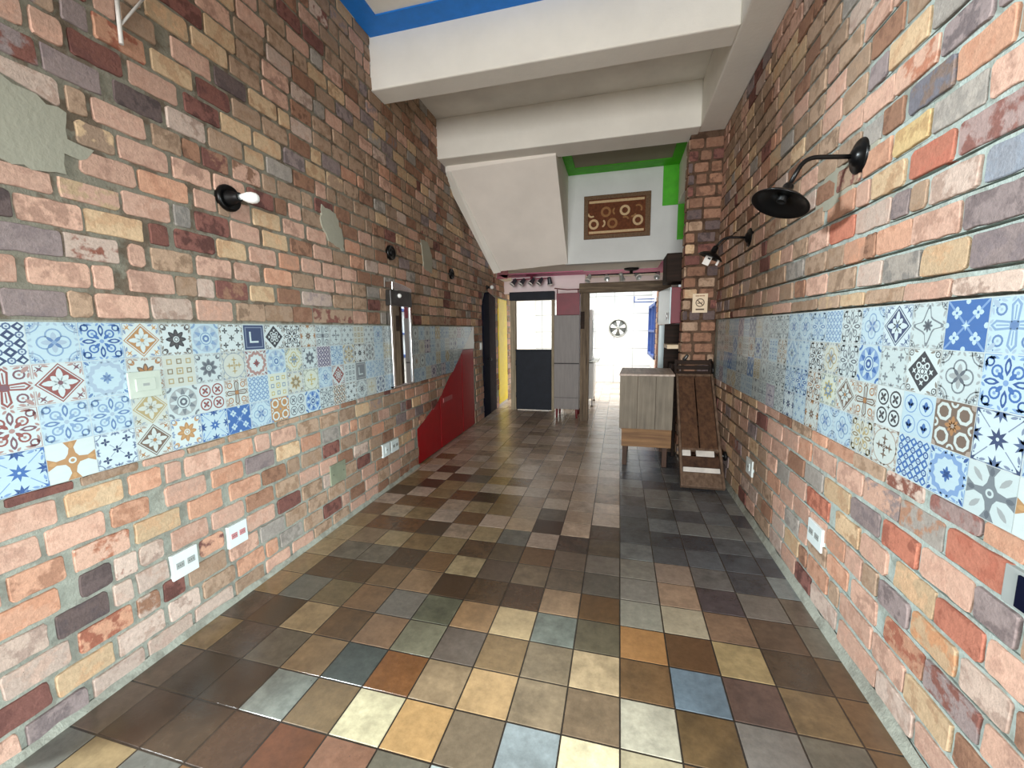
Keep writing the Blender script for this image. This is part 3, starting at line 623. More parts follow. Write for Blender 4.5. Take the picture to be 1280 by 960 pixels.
def motif(kind, pal, faint=False):
    bg, A, B, D = (PALF if faint else PAL)[pal]; t = Art(); t.sq(0, 0, 1, bg, 0)
    if kind == 'quatre':
        for x, y in D4: t.disc(x*.36, y*.36, .34, A, 1)
        for x, y in D4: t.disc(x*.36, y*.36, .27, bg, 2)
        for k in range(4): t.petal(0, 0, k*PI/2, .52, .24, D, 3)
        for k in range(4): t.petal(0, 0, k*PI/2+PI/4, .40, .16, B, 4)
        t.disc(0, 0, .10, A, 5)
        for x, y in Q4: t.ring(x, y, .34, .42, D, 1); t.ring(x, y, .50, .55, A, 1); t.star(x*.82, y*.82, .14, .05, 4, B, 2)
    elif kind == 'diamond':
        t.disc(0, 0, .99, A, 1, 4); t.disc(0, 0, .92, bg, 2, 4); t.disc(0, 0, .85, A, 3, 4)
        for k in range(8): t.petal(0, 0, k*PI/4, .74 if k % 2 == 0 else .50, .28, bg, 4)
        t.disc(0, 0, .11, B, 5)
        for x, y in Q4: t.star(x*.74, y*.74, .22, .06, 4, B, 1, PI/4)
    elif kind == 'lace':
        t.disc(0, 0, .92, A, 1, 4)
        for x, y in D4:
            for d in (.22, .52): t.star(x*d, y*d, .17, .06, 4, bg, 2, PI/4)
        for x, y in Q4: t.ring(x*.26, y*.26, .09, .16, bg, 2, 10); t.ring(x*.8, y*.8, .10, .15, B, 1, 10); t.disc(x*.8, y*.8, .04, B, 1, 6)
        t.disc(0, 0, .10, bg, 3, 8)
    elif kind == 'star':
        t.star(0, 0, .44, .20, 8, A, 1)
        for x, y in D4:
            t.star(x*.98, y*.98, .40, .18, 8, B, 1)
        for x, y in Q4: t.line(x*.36, y*.36, x*.98, y*.98, .04, D, 1); t.star(x, y, .3, .14, 8, A, 2)
        t.disc(0, 0, .07, bg, 2, 8)
    elif kind == 'rings':
        for x, y in Q4:
            t.disc(x*.47, y*.47, .43, A, 1); t.disc(x*.47, y*.47, .34, bg, 2)
            for k in range(4): t.petal(x*.47, y*.47, k*PI/2+PI/4, .28, .15, A, 3)
            t.disc(x*.47, y*.47, .08, B, 4, 8)
        t.star(0, 0, .16, .05, 4, B, 3)
    elif kind == 'emblem':
        for x, y in Q4:
            t.disc(x*.48, y*.48, .43, D, 1); t.disc(x*.48, y*.48, .38, bg, 2)
            t.petal(x*.48, y*.48-.26, PI/2, .5, .26, A, 3)
            for k in (.2, .8): t.petal(x*.48, y*.48-.1, PI*k, .26, .14, B, 3)
    elif kind == 'lattice':
        for i in range(-2, 3):
            for j in range(-2, 3):
                x, y = i*.4, j*.4
                if (i+j) % 2 == 0: t.disc(x, y, .26, A, 1, 4); t.disc(x, y, .11, bg, 2, 4)
                else: t.ring(x, y, .10, .17, B, 1, 8); t.disc(x, y, .05, D, 1, 6)
    elif kind == 'cross':
        for k in range(4):
            a = k*PI/2
            t.poly([(math.cos(a)*u-math.sin(a)*v, math.sin(a)*u+math.cos(a)*v) for u, v in ((.08, -.14), (.30, -.16), (.72, -.20), (.93, 0), (.72, .20), (.30, .16), (.08, .14))], A, 1)
            t.poly([(math.cos(a)*u-math.sin(a)*v, math.sin(a)*u+math.cos(a)*v) for u, v in ((.18, -.07), (.68, -.11), (.82, 0), (.68, .11), (.18, .07))], bg, 2)
            t.line(math.cos(a)*.2, math.sin(a)*.2, math.cos(a)*.7, math.sin(a)*.7, .05, A, 3)
        t.disc(0, 0, .16, B, 3, 8)
        for x, y in Q4:
            t.ring(x*.56, y*.56, .15, .23, B, 1, 12); t.petal(x*.62, y*.62, math.atan2(y, x), .44, .2, D, 2); t.disc(x*.56, y*.56, .06, D, 2, 6)
    elif kind == 'burst':                 # pale four-pointed medallion with a heavy outline
        o = []
        for k in range(4):
            a = k*PI/2
            for u, v in ((.90, -.06), (.90, .06), (.42, .16), (.30, .30)): o.append((math.cos(a)*u-math.sin(a)*v, math.sin(a)*u+math.cos(a)*v))
        t.poly(o, A, 1); t.poly([(x*.82, y*.82) for x, y in o], bg, 2)
        for k in range(8): t.petal(0, 0, k*PI/4, .30, .12, B, 3)
        for x, y in Q4: t.ring(x, y, .30, .36, D, 1); t.star(x*.86, y*.86, .16, .05, 4, B, 2, PI/4)
    elif kind == 'mandala':
        t.disc(0, 0, .92, D, 1, 24)
        for k in range(12): t.petal(0, 0, k*PI/6, .88, .26, A if k % 2 else bg, 2)
        t.disc(0, 0, .48, bg, 3, 20); t.ring(0, 0, .36, .43, A, 4, 20); t.disc(0, 0, .26, B, 4, 8); t.disc(0, 0, .12, bg, 5, 8)
        for x, y in Q4: t.disc(x, y, .34, A, 1); t.disc(x, y, .2, bg, 2)
    elif kind == 'petals':
        t.sq(0, 0, 1, A, 1)
        for x, y in Q4:
            t.poly([(x*.16, y*.36), (x*.30, y*.16), (x*.66, y*.10), (x, y*.30), (x, y), (x*.30, y), (x*.10, y*.66)], bg, 2)
            t.petal(x*.34, y*.34, math.atan2(y, x), .62, .22, D if pal == 'grey' else bg, 3)
        t.disc(0, 0, .17, bg, 3); t.disc(0, 0, .09, A, 4)
        for x, y in D4: t.petal(x*.98, y*.98, math.atan2(-y, -x), .34, .2, B, 3)
    elif kind == 'chain':
        t.sq(0, 0, 1, A, 1)
        for x, y in Q4: t.ring(x*.52, y*.52, .26, .40, bg, 2, 8, PI/8); t.disc(x*.97, y*.97, .2, D, 2, 8)
        for x, y in D4: t.ring(x*.94, y*.94, .10, .2, bg, 3, 12); t.petal(0, 0, math.atan2(y, x), .42, .2, B, 3)
        for x, y in Q4: t.petal(0, 0, math.atan2(y, x), .32, .16, B, 3)
        t.disc(0, 0, .09, D, 4, 8)
    elif kind == 'corner':
        t.sq(0, 0, .94, A, 1); t.ring(0, 0, 1.02, 1.14, D, 2, 4, PI/4)
        t.poly([(-.44, -.42), (.40, -.42), (.40, -.28), (-.28, -.28), (-.28, .44), (-.44, .44)], bg, 2)
    elif kind == 'blossom':
        t.sq(0, 0, .99, A, 1)
        for x, y in Q4:
            t.line(0, 0, x*.97, y*.97, .09, D, 2)
            for k in range(4): t.petal(x*.5, y*.5, k*PI/2, .26, .2, bg, 3)
            t.disc(x*.5, y*.5, .06, A, 4, 6)
        t.star(0, 0, .22, .07, 4, bg, 3)
        for x, y in D4: t.disc(x*.94, y*.94, .12, bg, 3, 8)
    elif kind == 'flower':
        for k in range(8): t.petal(0, 0, k*PI/4, .66, .30, A, 1); t.petal(0, 0, k*PI/4, .54, .18, B, 2)
        t.disc(0, 0, .20, bg, 3); t.ring(0, 0, .09, .14, A, 4, 12)
        for x, y in Q4: t.ring(x*.8, y*.8, .10, .16, D, 1, 10); t.petal(x*.6, y*.6, math.atan2(y, x)+.6, .28, .12, B, 2); t.petal(x*.6, y*.6, math.atan2(y, x)-.6, .28, .12, B, 2)
        for x, y in D4: t.star(x*.86, y*.86, .13, .05, 4, D, 1)
    elif kind == 'crosses':
        for x, y in Q4+((0, 0),):
            for k in range(4): t.petal(x*.52, y*.52, k*PI/2, .22, .12, A, 2)
        for x, y in Q4: t.ring(x, y, .28, .33, D, 1); t.line(x*.12, y*.12, x*.34, y*.34, .03, D, 1)
        for x, y in D4: t.star(x*.9, y*.9, .14, .05, 4, B, 1)
    elif kind == 'oval':
        t.disc(0, 0, .94, D, 1, 24); t.disc(0, 0, .88, bg, 2, 24)
        for x, y in D4:
            t.star(x*.42, y*.42, .26, .08, 4, A, 3); t.disc(x*.2, y*.2, .1, A, 3, 4)
        t.ring(0, 0, .12, .18, A, 4, 4); t.disc(0, 0, .06, A, 4, 8)
        for x, y in Q4: t.disc(x*.95, y*.95, .14, D, 1, 8)
    elif kind == 'scroll':
        for x, y in Q4:
            t.ring(x*.40, y*.40, .16, .24, A, 1, 12); t.ring(x*.72, y*.72, .12, .19, B, 1, 12); t.petal(x*.1, y*.1, math.atan2(y, x), .36, .18, A, 2)
            t.petal(x*.5, y*.86, 0 if x > 0 else PI, .3, .14, A, 1); t.petal(x*.86, y*.5, PI/2 if y > 0 else -PI/2, .3, .14, A, 1); t.disc(x*.4, y*.4, .07, D, 2, 6)
        for x, y in D4: t.petal(x*.24, y*.24, math.atan2(y, x), .66, .26, B, 1); t.petal(x*.4, y*.4, math.atan2(y, x), .36, .12, bg, 2)
        t.disc(0, 0, .11, D, 3, 8)
    elif kind == 'wave':
        for r, c, l in ((.98, D, 1), (.72, bg, 2)):
            t.poly([(r*(1 if k % 2 else .86)*math.cos(PI*k/12), r*(1 if k % 2 else .86)*math.sin(PI*k/12)) for k in range(24)], c, l)
        for k in range(4): t.petal(0, 0, k*PI/2, .34, .14, A, 3); t.petal(0, 0, k*PI/2+PI/4, .26, .12, B, 3)
        for x, y in Q4: t.petal(x*.96, y*.96, math.atan2(-y, -x), .3, .14, B, 1)
    elif kind == 'squares':
        for x, y in Q4+D4: t.sq(x*.62, y*.62, .17, A if abs(x*y) else B, 1); t.sq(x*.62, y*.62, .10, bg, 2)
        t.sq(0, 0, .22, A, 1); t.sq(0, 0, .14, bg, 2); t.star(0, 0, .12, .04, 4, B, 3)
    if kind in ('quatre', 'crosses', 'wave', 'diamond', 'star', 'flower', 'lace', 'burst', 'scroll', 'cross', 'oval'):   # small leaves filling the ground
        for x, y in Q4:
            for p, s in (((.88, .50), .30), ((.50, .88), .30), ((.90, .14), .22), ((.14, .90), .22)):
                if kind in ('diamond', 'lace') and p[0]*p[1] < .2: continue
                a = math.atan2(y*(1-p[1]), x*(1-p[0])) if s > .25 else math.atan2(y*(p[1]-.5), x*(p[0]-.5))
                t.petal(x*p[0]-math.cos(a)*s/2, y*p[1]-math.sin(a)*s/2, a, s, .11, D, 1)
            t.disc(x*.70, y*.90, .035, B, 1, 6); t.disc(x*.90, y*.70, .035, B, 1, 6)
            t.line(x*.30, y*.97, x*.97, y*.97, .03, D, 1); t.line(x*.97, y*.30, x*.97, y*.97, .03, D, 1)
    return t.p
KINDS = ('quatre', 'diamond', 'star', 'rings', 'lattice', 'cross', 'mandala', 'flower', 'crosses', 'oval', 'scroll', 'wave', 'squares', 'blossom', 'lace', 'scroll', 'quatre', 'scroll')
RCOLS = [ # from the near end of the right band, top to bottom
 'mandala pale|star navy|quatre grey|rings brown', 'burst pale|flower grey|wave pale|petals orange', 'cross pale|scroll blue|star navy|petals grey', 'blossom blue|quatre grey|chain brown|wave blue', 'burst grey|lace black|emblem blue|lattice blue', 'diamond navy|crosses grey|rings black|oval brown',
 'quatre pale|mandala blue|cross brown|scroll beige', 'scroll grey|scroll grey|diamond brown|quatre pale', 'lattice pale|quatre beige|flower yellow|quatre pale', 'scroll pale|scroll black|scroll brown|star brown', 'quatre pale|crosses pale|scroll blue|crosses pale',
 'quatre pale|diamond pale|scroll pale|star navy']
LCOLS = ['mandala pale|squares blue|flower grey|scroll blue', 'lattice navy|cross red|scroll red|star blue', 'quatre pale|diamond red|scroll pale|petals orange', 'scroll blue|wave pale|scroll pale|crosses navy', 'diamond orange|flower brown|diamond beige|diamond brown',
 'flower black|squares beige|mandala grey|flower orange', 'mandala pale|flower grey|rings red|star blue', 'crosses black|oval beige|cross brown|blossom blue', 'corner navy|wave red|lattice pale|quatre pale', 'lace black|mandala pale|squares yellow|chain orange',
 'scroll black|quatre yellow|flower beige|rings grey', 'star brown|flower grey|oval yellow|mandala blue', 'cross grey|lattice mauve|quatre pale|scroll grey', 'oval grey|scroll pale|lace red|lattice brown', 'crosses grey|mandala beige|squares grey|crosses black',
 'squares beige|star black|corner grey|quatre grey']
def band(name, F, u0, step, v1, hv, ncol, cols, n, cuts, rr, label, back, ulim, nb=-0.008):
    mb = MB()
    for ci in range(ncol):
        ks = cols[ci].split('|') if ci < len(cols) else [rr.choice(KINDS)+' '+rr.choice('pale pale pale grey grey grey grey beige navy brown mauve blue'.split()) for _ in range(4)]
        for ri in range(4):
            kind, pal = ks[ri].split()
            cu, cv = u0+step*(ci+.5), v1-hv*(ri+.5)
            mb_t = motif(kind, pal, ci >= len(cols) and rr.random() < 0.8)
            for pts, c, l in mb_t:
                q = [(cu+x*step*.494, cv+y*hv*.494) for x, y in pts]
                q = clip_half(q, 1, 0, ulim[0]); q = clip_half(q, -1, 0, -ulim[1]) if q else q
                for a, bq, c0 in cuts:
                    if q: q = clip_half(q, a, bq, c0)
                if len(q) < 3: continue
                idx = [mb.vert(F.P(u, v, n+l*0.00014), lin(c)) for u, v in q]
                mb.face(idx[::-1] if F.flip else idx, 0)
    mb.prism(back, F, nb, n-0.0003, 0, lin((196, 204, 202)))
    return obj(name, mb, [M_print], label=label, category='tile panel')
dgu, dgv = 5.75-4.80, 1.268-0.65           # the stair line cuts the far end of the left band
cuts = []
dd = (5.75-5.302, 1.268-0.976)
lb = [(0.755, 0.976), (5.302, 0.976), (5.75, 1.268), (6.28, 1.257), (6.28, 1.602), (0.755, 1.602)]
mb_rr = random.Random(77)
def inside_cut(a, bq, c0): return (a, bq, c0)
# tiles left of the stair line, then the short run above the cupboard
o = band('tile_panel', FL, 0.706, 0.155, 1.602, 0.1565, 36, LCOLS, 0.012, [(-0.292, 0.448, -0.292*5.302+0.448*0.976)], mb_rr,
         'band of printed blue, grey and brown tiles along the left brick wall', lb, (0.757, 6.28))
rb = [(1.02, 0.978), (5.0, 0.955), (5.0, 1.63), (1.02, 1.63)]
band('tile_panel', FR, 1.035, 0.165, 1.628, 0.1612, 24, RCOLS, 0.014, [], mb_rr, 'band of printed pale blue tiles along the right brick wall', [(1.04, 0.982), (4.99, 0.982), (4.99, 1.63), (1.04, 1.63)], (1.042, 4.985), 0.0085)
WORLD, EXPO = 0.5, 0.1
def LIGHTS():
    area('shopfront_daylight', (-0.6, -7.0, 1.9), (-0.6, 3, 2.0), 3.6, 3.6, 950, (1.0, 0.99, 0.96))
    area('side_window_daylight', (-3.4, -0.15, 2.9), (1.0, 2.2, 1.6), 0.40, 0.40, 290, (0.87, 0.97, 1.0))
    area('added_left_wall_fill', (3.3, -0.75, 1.95), (-2.2, 1.6, 0.6), 1.1, 1.5, 370, (0.84, 0.97, 1.0))  # added light beyond an invented side opening, brightens the lower left wall
    area('kitchen_skylight', (-0.8, 10.6, 3.25), (-0.8, 10.6, 0), 3.0, 2.8, 150, (1.0, 0.99, 0.97), 110)
# ---- switch and socket plates ---------------------------------------------
def plate(F, u0, u1, v0, v1, n, label, group, kind='switch'):
    c = F.P((u0+u1)/2, v0, n)
    t = thing('socket_plate' if kind != 'blank' else 'cover_plate', tuple(c), label, 'socket' if kind in ('socket', 'red') else 'switch' if kind == 'switch' else 'cover plate', group)
    def pr(mb, a, bq, c0, d, z0, z1): mb.prism([(a, c0), (bq, c0), (bq, d), (a, d)], F, z0, z1)
    mb = MB(); pr(mb, u0, u1, v0, v1, n-(0.0005 if n > 0.012 else 0.012), n+0.008)
    obj('plate', mb, [M_blank if kind == 'blank' else M_platec if 'cream' in label else M_plate], t, bevel=0.003)
    cu, cv = (u0+u1)/2, (v0+v1)/2; w = u1-u0; h = v1-v0
    if kind in ('socket', 'red'):
        for s in (-1, 1):
            mb = MB(); pr(mb, cu+s*w*0.21-w*0.15, cu+s*w*0.21+w*0.15, cv-h*0.10, cv+h*0.14, n+0.006, n+0.011); 
            for k in (-1, 0, 1):
                mb.prism([(cu+s*w*0.21+k*w*0.08+w*0.018*math.cos(a*PI/4), cv+h*0.02+w*0.018*math.sin(a*PI/4)) for a in range(8)], F, n+0.0105, n+0.0118, 1)
            obj('socket_insert', mb, [M_redmark if kind == 'red' else M_plate2, M_blackmatt], t, bevel=0.001, label='red socket insert' if kind == 'red' else 'grey socket insert')
    elif kind == 'switch':
        big = 'cream' in label; a = 0.30 if big else 0.16
        mb = MB(); pr(mb, cu-w*a, cu+w*a, cv-h*0.24, cv+h*0.24, n+0.006, n+0.013); obj('rocker', mb, [M_platec if big else M_plate], t, bevel=0.002)
        mb = MB(); pr(mb, cu-w*0.10, cu+w*0.10, cv-h*0.05, cv+h*0.05, n+0.0125, n+0.0136); obj('mark', mb, [M_plate2], t)
    else:
        for s in (-1, 1):
            mb = MB(); mb.lathe(F.P(cu+s*w*0.34, cv, n+0.007), F.dn, [(0, 0), (0.005, 0), (0.004, 0.003), (0, 0.003)], 10)
            obj('screw', mb, [M_darksteel], t)
    return t
plate(FL, 1.405, 1.538, 0.325, 0.457, 0.006, 'white double socket low on the left brick wall, nearest the viewer', 'sockets low on the left wall', 'socket')
plate(FL, 1.718, 1.845, 0.322, 0.453, 0.006, 'white socket with red inserts low on the left brick wall', 'sockets low on the left wall', 'red')
plate(FL, 3.390, 3.524, 0.335, 0.464, 0.006, 'white switch plate beside the socket next to the red cupboard', 'sockets low on the left wall', 'switch')
plate(FL, 3.554, 3.700, 0.335, 0.456, 0.006, 'white socket next to the red cupboard', 'sockets low on the left wall', 'socket')
plate(FL, 1.318, 1.458, 1.262, 1.382, 0.0145, 'cream blank plate set in the left tile band', None, 'switch')
plate(FL, 2.620, 2.812, 0.350, 0.512, 0.006, 'painted greenish blank cover low on the left wall', None, 'blank')
plate(FL, 6.62, 6.72, 1.215, 1.335, 0.006, 'small white light switch between red cupboard and navy door', None, 'switch')
plate(FR, 2.364, 2.526, 0.362, 0.492, 0.008, 'white socket low on the right brick wall, nearer the viewer', 'sockets low on the right wall', 'socket')
plate(FR, 3.542, 3.700, 0.350, 0.482, 0.008, 'white switch plate low on the right wall near the leaning table', 'sockets low on the right wall', 'switch')
t = thing('socket_plate', tuple(FR.P(1.28, 0.785, 0.006)), 'black socket in a white surround at the near end of the right wall', 'socket')
mb = MB(); mb.prism([(1.225, 0.785), (1.372, 0.785), (1.372, 0.895), (1.225, 0.895)], FR, -0.01, 0.012); obj('plate', mb, [M_plate2], t, bevel=0.003)
mb = MB(); mb.prism([(1.235, 0.795), (1.326, 0.795), (1.326, 0.886), (1.235, 0.886)], FR, 0.010, 0.018)
obj('socket_insert', mb, [M_navy], t, bevel=0.002, label='black socket insert')

# ---- lamps on the walls -----------------------------------------------------
def rosette(u, v, label, bulb, r=0.072):
    o = FL.P(u, v, 0.0); t = thing('lamp_base', tuple(o), label, 'wall lamp', 'black wall lamp bases on the left wall')
    mb = MB(); mb.lathe(o, FL.dn, [(0, 0), (r, 0), (r, 0.018), (r*0.93, 0.030), (r*0.80, 0.030), (r*0.70, 0.022), (r*0.45, 0.024), (0, 0.026)], 36); obj('base', mb, [M_black], t)
    mb = MB(); mb.lathe(o+FL.dn*0.022, FL.dn, [(0.040, 0), (0.036, 0.02), (0.026, 0.045), (0.024, 0.07), (0.019, 0.072), (0.019, 0.05), (0, 0.05)] if bulb else [(0.034, 0), (0.030, 0.012), (0.022, 0.016), (0.018, 0.010), (0, 0.010)], 24); obj('lamp_holder', mb, [M_blackmatt], t)
    if bulb:
        d = (FL.dn*0.75+Vector((0, 0.62, 0.02))).normalized()
        mb = MB(); mb.lathe(o+FL.dn*0.075+Vector((0, 0.012, 0.006)), d, [(0.0, -0.01), (0.016, 0), (0.018, 0.018), (0.028, 0.04), (0.0315, 0.062), (0.027, 0.085), (0.015, 0.098), (0, 0.101)], 24)
        obj('bulb', mb, [M_bulb], t, label='white light bulb')
    return t
rosette(1.937, 2.300, 'black round wall lamp base holding a white bulb', True)
rosette(3.729, 2.314, 'black round wall lamp base without a bulb above the mirror', False)
rosette(5.354, 2.314, 'black round wall lamp base farthest along the left wall', False)
def gooseneck(u, v, label, bend, neck, d, r, tag):
    o = FR.P(u, v, 0.0); t = thing('gooseneck_lamp', tuple(o), label, 'wall lamp', 'black gooseneck lamps on the right wall')
    mb = MB(); mb.lathe(o, FR.dn, [(0, -0.004), (0.078, -0.004), (0.078, 0.010), (0.070, 0.018), (0.046, 0.020), (0.040, 0.034), (0.020, 0.044), (0, 0.046)], 36); obj('wall_plate', mb, [M_black], t)
    p0 = o+FR.dn*0.02; b = Vector(bend); nk = Vector(neck); path = []
    m1 = b+(p0-b).normalized()*0.055; m2 = b+(nk-b).normalized()*0.055
    path = [p0, p0*0.5+m1*0.5]
    for k in range(9):
        s = k/8; path.append(m1*(1-s)**2+b*2*s*(1-s)+m2*s*s)
    path += [nk]
    mb = MB(); mb.tube(path, 0.0105, 14); obj('arm', mb, [M_black], t)
    d = Vector(d).normalized()
    mb = MB()
    mb.lathe(nk-d*0.008, d, [(0.0, 0), (0.018, 0), (0.024, 0.012), (0.026, 0.052), (0.036, 0.058), (0.060, 0.066), (r*0.80, 0.080), (r, 0.100), (r*1.01, 0.104), (r*0.985, 0.106), (r*0.78, 0.088), (0.056, 0.076), (0.034, 0.070), (0.030, 0.066), (0, 0.066)], 44)
    obj('lamp_shade', mb, [M_black], t)
    mb = MB(); mb.lathe(nk+d*0.054, d, [(0.022, 0), (0.022, 0.030), (0.017, 0.032), (0.017, 0.012), (0, 0.012)], 20); obj('lamp_holder', mb, [M_blackmatt], t)
    if tag:
        c = nk+d*0.115; side = d.cross(Vector((0, 1, 0))).normalized()
        mb = MB(); mb.obox(c+d*0.005-side*0.012, (side, d, d.cross(side)), (0.028, 0.045, 0.002)); obj('tag', mb, [M_strip], t, label='white cardboard tag')
        mb = MB(); mb.obox(c-d*0.008-side*0.004-Vector((0, 0.004, 0)), (side, d, d.cross(side)), (0.012, 0.006, 0.0012)); obj('tag_mark', mb, [M_blackmatt], t)
        mb = MB(); mb.obox(nk+d*0.112+side*0.075, (side, d, d.cross(side)), (0.009, 0.024, 0.002)); obj('cable_end', mb, [M_strip], t)
    return t
gooseneck(2.357, 2.326, 'black gooseneck lamp with round shade on the right wall, nearer the viewer', (0.800, 2.357, 2.345), (0.738, 2.352, 2.222), (-0.40, -0.16, -0.90), 0.128, False)
gooseneck(4.030, 2.306, 'black gooseneck lamp with a white tag hanging in its shade', (0.824, 4.03, 2.322), (0.762, 4.035, 2.244), (-0.42, 0.10, -0.90), 0.105, True)

# ---- thin rods high on the left wall ----------------------------------------
t = thing('rod_bracket', tuple(FL.P(1.48, 2.79, 0.01)), 'thin white rod bracket high on the left brick wall', 'bracket')
mb = MB(); mb.tube([FL.P(1.476, 2.985, 0.016), FL.P(1.474, 2.90, 0.016), FL.P(1.472, 2.800, 0.016)], 0.0085, 10); obj('upright_rod', mb, [M_strip], t)
mb = MB(); mb.tube([FL.P(1.478, 2.880, 0.016), FL.P(1.60, 3.075, 0.016)], 0.0055, 8); obj('diagonal_rod', mb, [M_strip], t)

# ---- narrow mirror -----------------------------------------------------------
t = thing('framed_mirror', tuple(FL.P(3.83, 0.985, 0.01)), 'tall narrow chrome framed mirror fixed over the left tile band', 'mirror')
mb = MB()
for a, bq, c0, d in ((3.605, 3.640, 0.985, 1.80), (4.005, 4.040, 0.985, 1.80), (3.605, 4.040, 0.985, 1.006)): mb.prism([(a, c0), (bq, c0), (bq, d), (a, d)], FL, 0.0, 0.052)
obj('frame', mb, [M_chrome], t, bevel=0.004)
mb = MB(); mb.prism([(3.638, 1.002), (4.007, 1.002), (4.007, 1.80), (3.638, 1.80)], FL, 0.004, 0.040); obj('mirror_glass', mb, [M_mirror], t)
mb = MB(); mb.prism([(3.60, 1.80), (4.045, 1.80), (4.045, 1.945), (3.60, 1.945)], FL, 0.0, 0.06); obj('header', mb, [M_darksteel], t, bevel=0.004)
mb = MB(); mb.prism([(3.60, 1.945), (4.00, 1.945), (4.00, 1.985), (3.80, 2.015), (3.60, 2.025)], FL, 0.0, 0.085); obj('hood', mb, [M_chrome], t, bevel=0.006)
mb = MB(); mb.ball(FL.P(3.76, 1.90, 0.068), 0.022); obj('bulb', mb, [M_bulb], t, label='small white bulb')

# ---- red cupboard under the stair line ---------------------------------------
t = thing('understair_cupboard', tuple(FL.P(5.2, 0.0, -0.02)), 'red gloss cupboard cut to the slope of the stairs', 'cupboard')
def door(u0, u1, nm):
    pts = [(u0, 0.012), (u1, 0.012)]
    f = lambda u: 0.43+(u-4.17)*(0.65-0.43)/0.63 if u < 4.80 else (0.65+(u-4.80)*(1.268-0.65)/0.95 if u < 5.75 else 1.262)
    pts.append((u1, f(u1)-0.006))
    for k in (5.75, 4.80):
        if u0 < k < u1: pts.append((k, f(k)-0.006))
    pts.append((u0, f(u0)-0.006))
    mb = MB(); mb.prism(pts, FL, -0.03, -0.006); obj('door', mb, [M_red], t, bevel=0.004)
door(4.178, 4.852, 0); door(4.872, 5.706, 0); door(5.734, 6.278, 0)
mb = MB(); mb.prism([(4.175, 0.0), (6.28, 0.0), (6.28, 1.252), (5.75, 1.262), (4.80, 0.644), (4.175, 0.425)], FL, -0.15, -0.032); obj('carcass', mb, [M_darkred], t)
mb = MB(); mb.prism([(4.96, 0.60), (5.28, 0.60), (5.28, 0.66), (4.96, 0.66)], FL, -0.008, 0.002); obj('sheen_plate', mb, [plain('rose_sheen', (178, 96, 100), 0.3)], t, label='pale rose sheen on the red door', bevel=0.002)  # pale raised piece standing in for a sheen on the gloss door

# ---- doors on the left wall -----------------------------------------------------
def S2(o): o['kind'] = 'structure'; return o
r = thing('door_1', tuple(FL.P(7.2, 0, 0)), 'navy door with an arched head in the left brick wall', 'door'); S2(r)
mb = MB(); mb.prism([(6.805, 0.005), (7.20, 0.005), (7.20, 2.225), (6.98, 2.19), (6.81, 1.995)], FL, -0.07, 0.012); obj('door_leaf', mb, [M_navy], r, bevel=0.004)
mb = MB(); mb.prism([(7.205, 0.005), (7.655, 0.005), (7.655, 2.16), (7.205, 2.225)], FL, -0.07, 0.004); obj('side_panel', mb, [M_greydoor], r, bevel=0.004, label='dull grey side panel')
mb = MB(); mb.lathe(FL.P(7.12, 1.02, 0.012), FL.dn, [(0, 0), (0.012, 0), (0.012, 0.03), (0.024, 0.036), (0.024, 0.052), (0, 0.056)], 16); obj('door_knob', mb, [M_darksteel], r)
r = thing('door_2', tuple(FL.P(8.2, 0, 0)), 'bright yellow door at the far end of the left wall', 'door'); S2(r)
mb = MB(); mb.prism([(7.865, 0.06), (8.555, 0.06), (8.555, 2.16), (7.865, 2.16)], FL, -0.07, 0.014); obj('door_leaf', mb, [M_yellow], r, bevel=0.004)
mb = MB(); mb.prism([(7.865, 0.0), (8.555, 0.0), (8.555, 0.056), (7.865, 0.056)], FL, -0.07, 0.006); obj('threshold', mb, [M_strip], r)
o = FL.P(7.10, 2.30, 0.0); t = thing('spot_lamp', tuple(o), 'small white bulb on a black holder above the navy door', 'wall lamp')
mb = MB(); mb.lathe(o, FL.dn, [(0, -0.004), (0.04, -0.004), (0.04, 0.012), (0.022, 0.03), (0.02, 0.07), (0, 0.07)], 18); obj('lamp_holder', mb, [M_blackmatt], t)
mb = MB(); mb.ball(o+FL.dn*0.10, 0.036); obj('bulb', mb, [M_bulb], t, label='white bulb')

# ---- half door and its opening --------------------------------------------------
mb = MB()
for a, bq, c0, d in ((-2.055, -1.955, 0.0, 2.09), (-1.262, -1.215, 0.0, 2.09)): mb.box(a, bq, 7.62, 7.74, c0, d)
S2(obj('door_frame', mb, [wood('pale_jamb', (176, 164, 140), (128, 116, 96), 0.7)], label='pale timber jambs of the half door opening', category='door frame', bevel=0.004))
mb = MB(); mb.box(-2.06, -1.215, 7.60, 7.74, 2.09, 2.245); S2(obj('door_header', mb, [M_halfdoor], label='dark header board over the half door opening', category='trim', bevel=0.004))
r = thing('half_door', (-1.61, 7.66, 0.0), 'dark slate half door below a bright opening at the back', 'door')
mb = MB(); mb.box(-1.950, -1.268, 7.635, 7.685, 0.012, 1.150); obj('door_leaf', mb, [M_halfdoor], r, bevel=0.005)
mb = MB(); mb.box(-1.955, -1.263, 7.600, 7.715, 1.150, 1.172); obj('ledge', mb, [M_halfdoor], r, bevel=0.004)
for z in (0.30, 0.92):
    mb = MB(); mb.cyl((-1.956, 7.628, z-0.05), (-1.956, 7.628, z+0.05), 0.009, n=10); obj('hinge', mb, [M_darksteel], r)

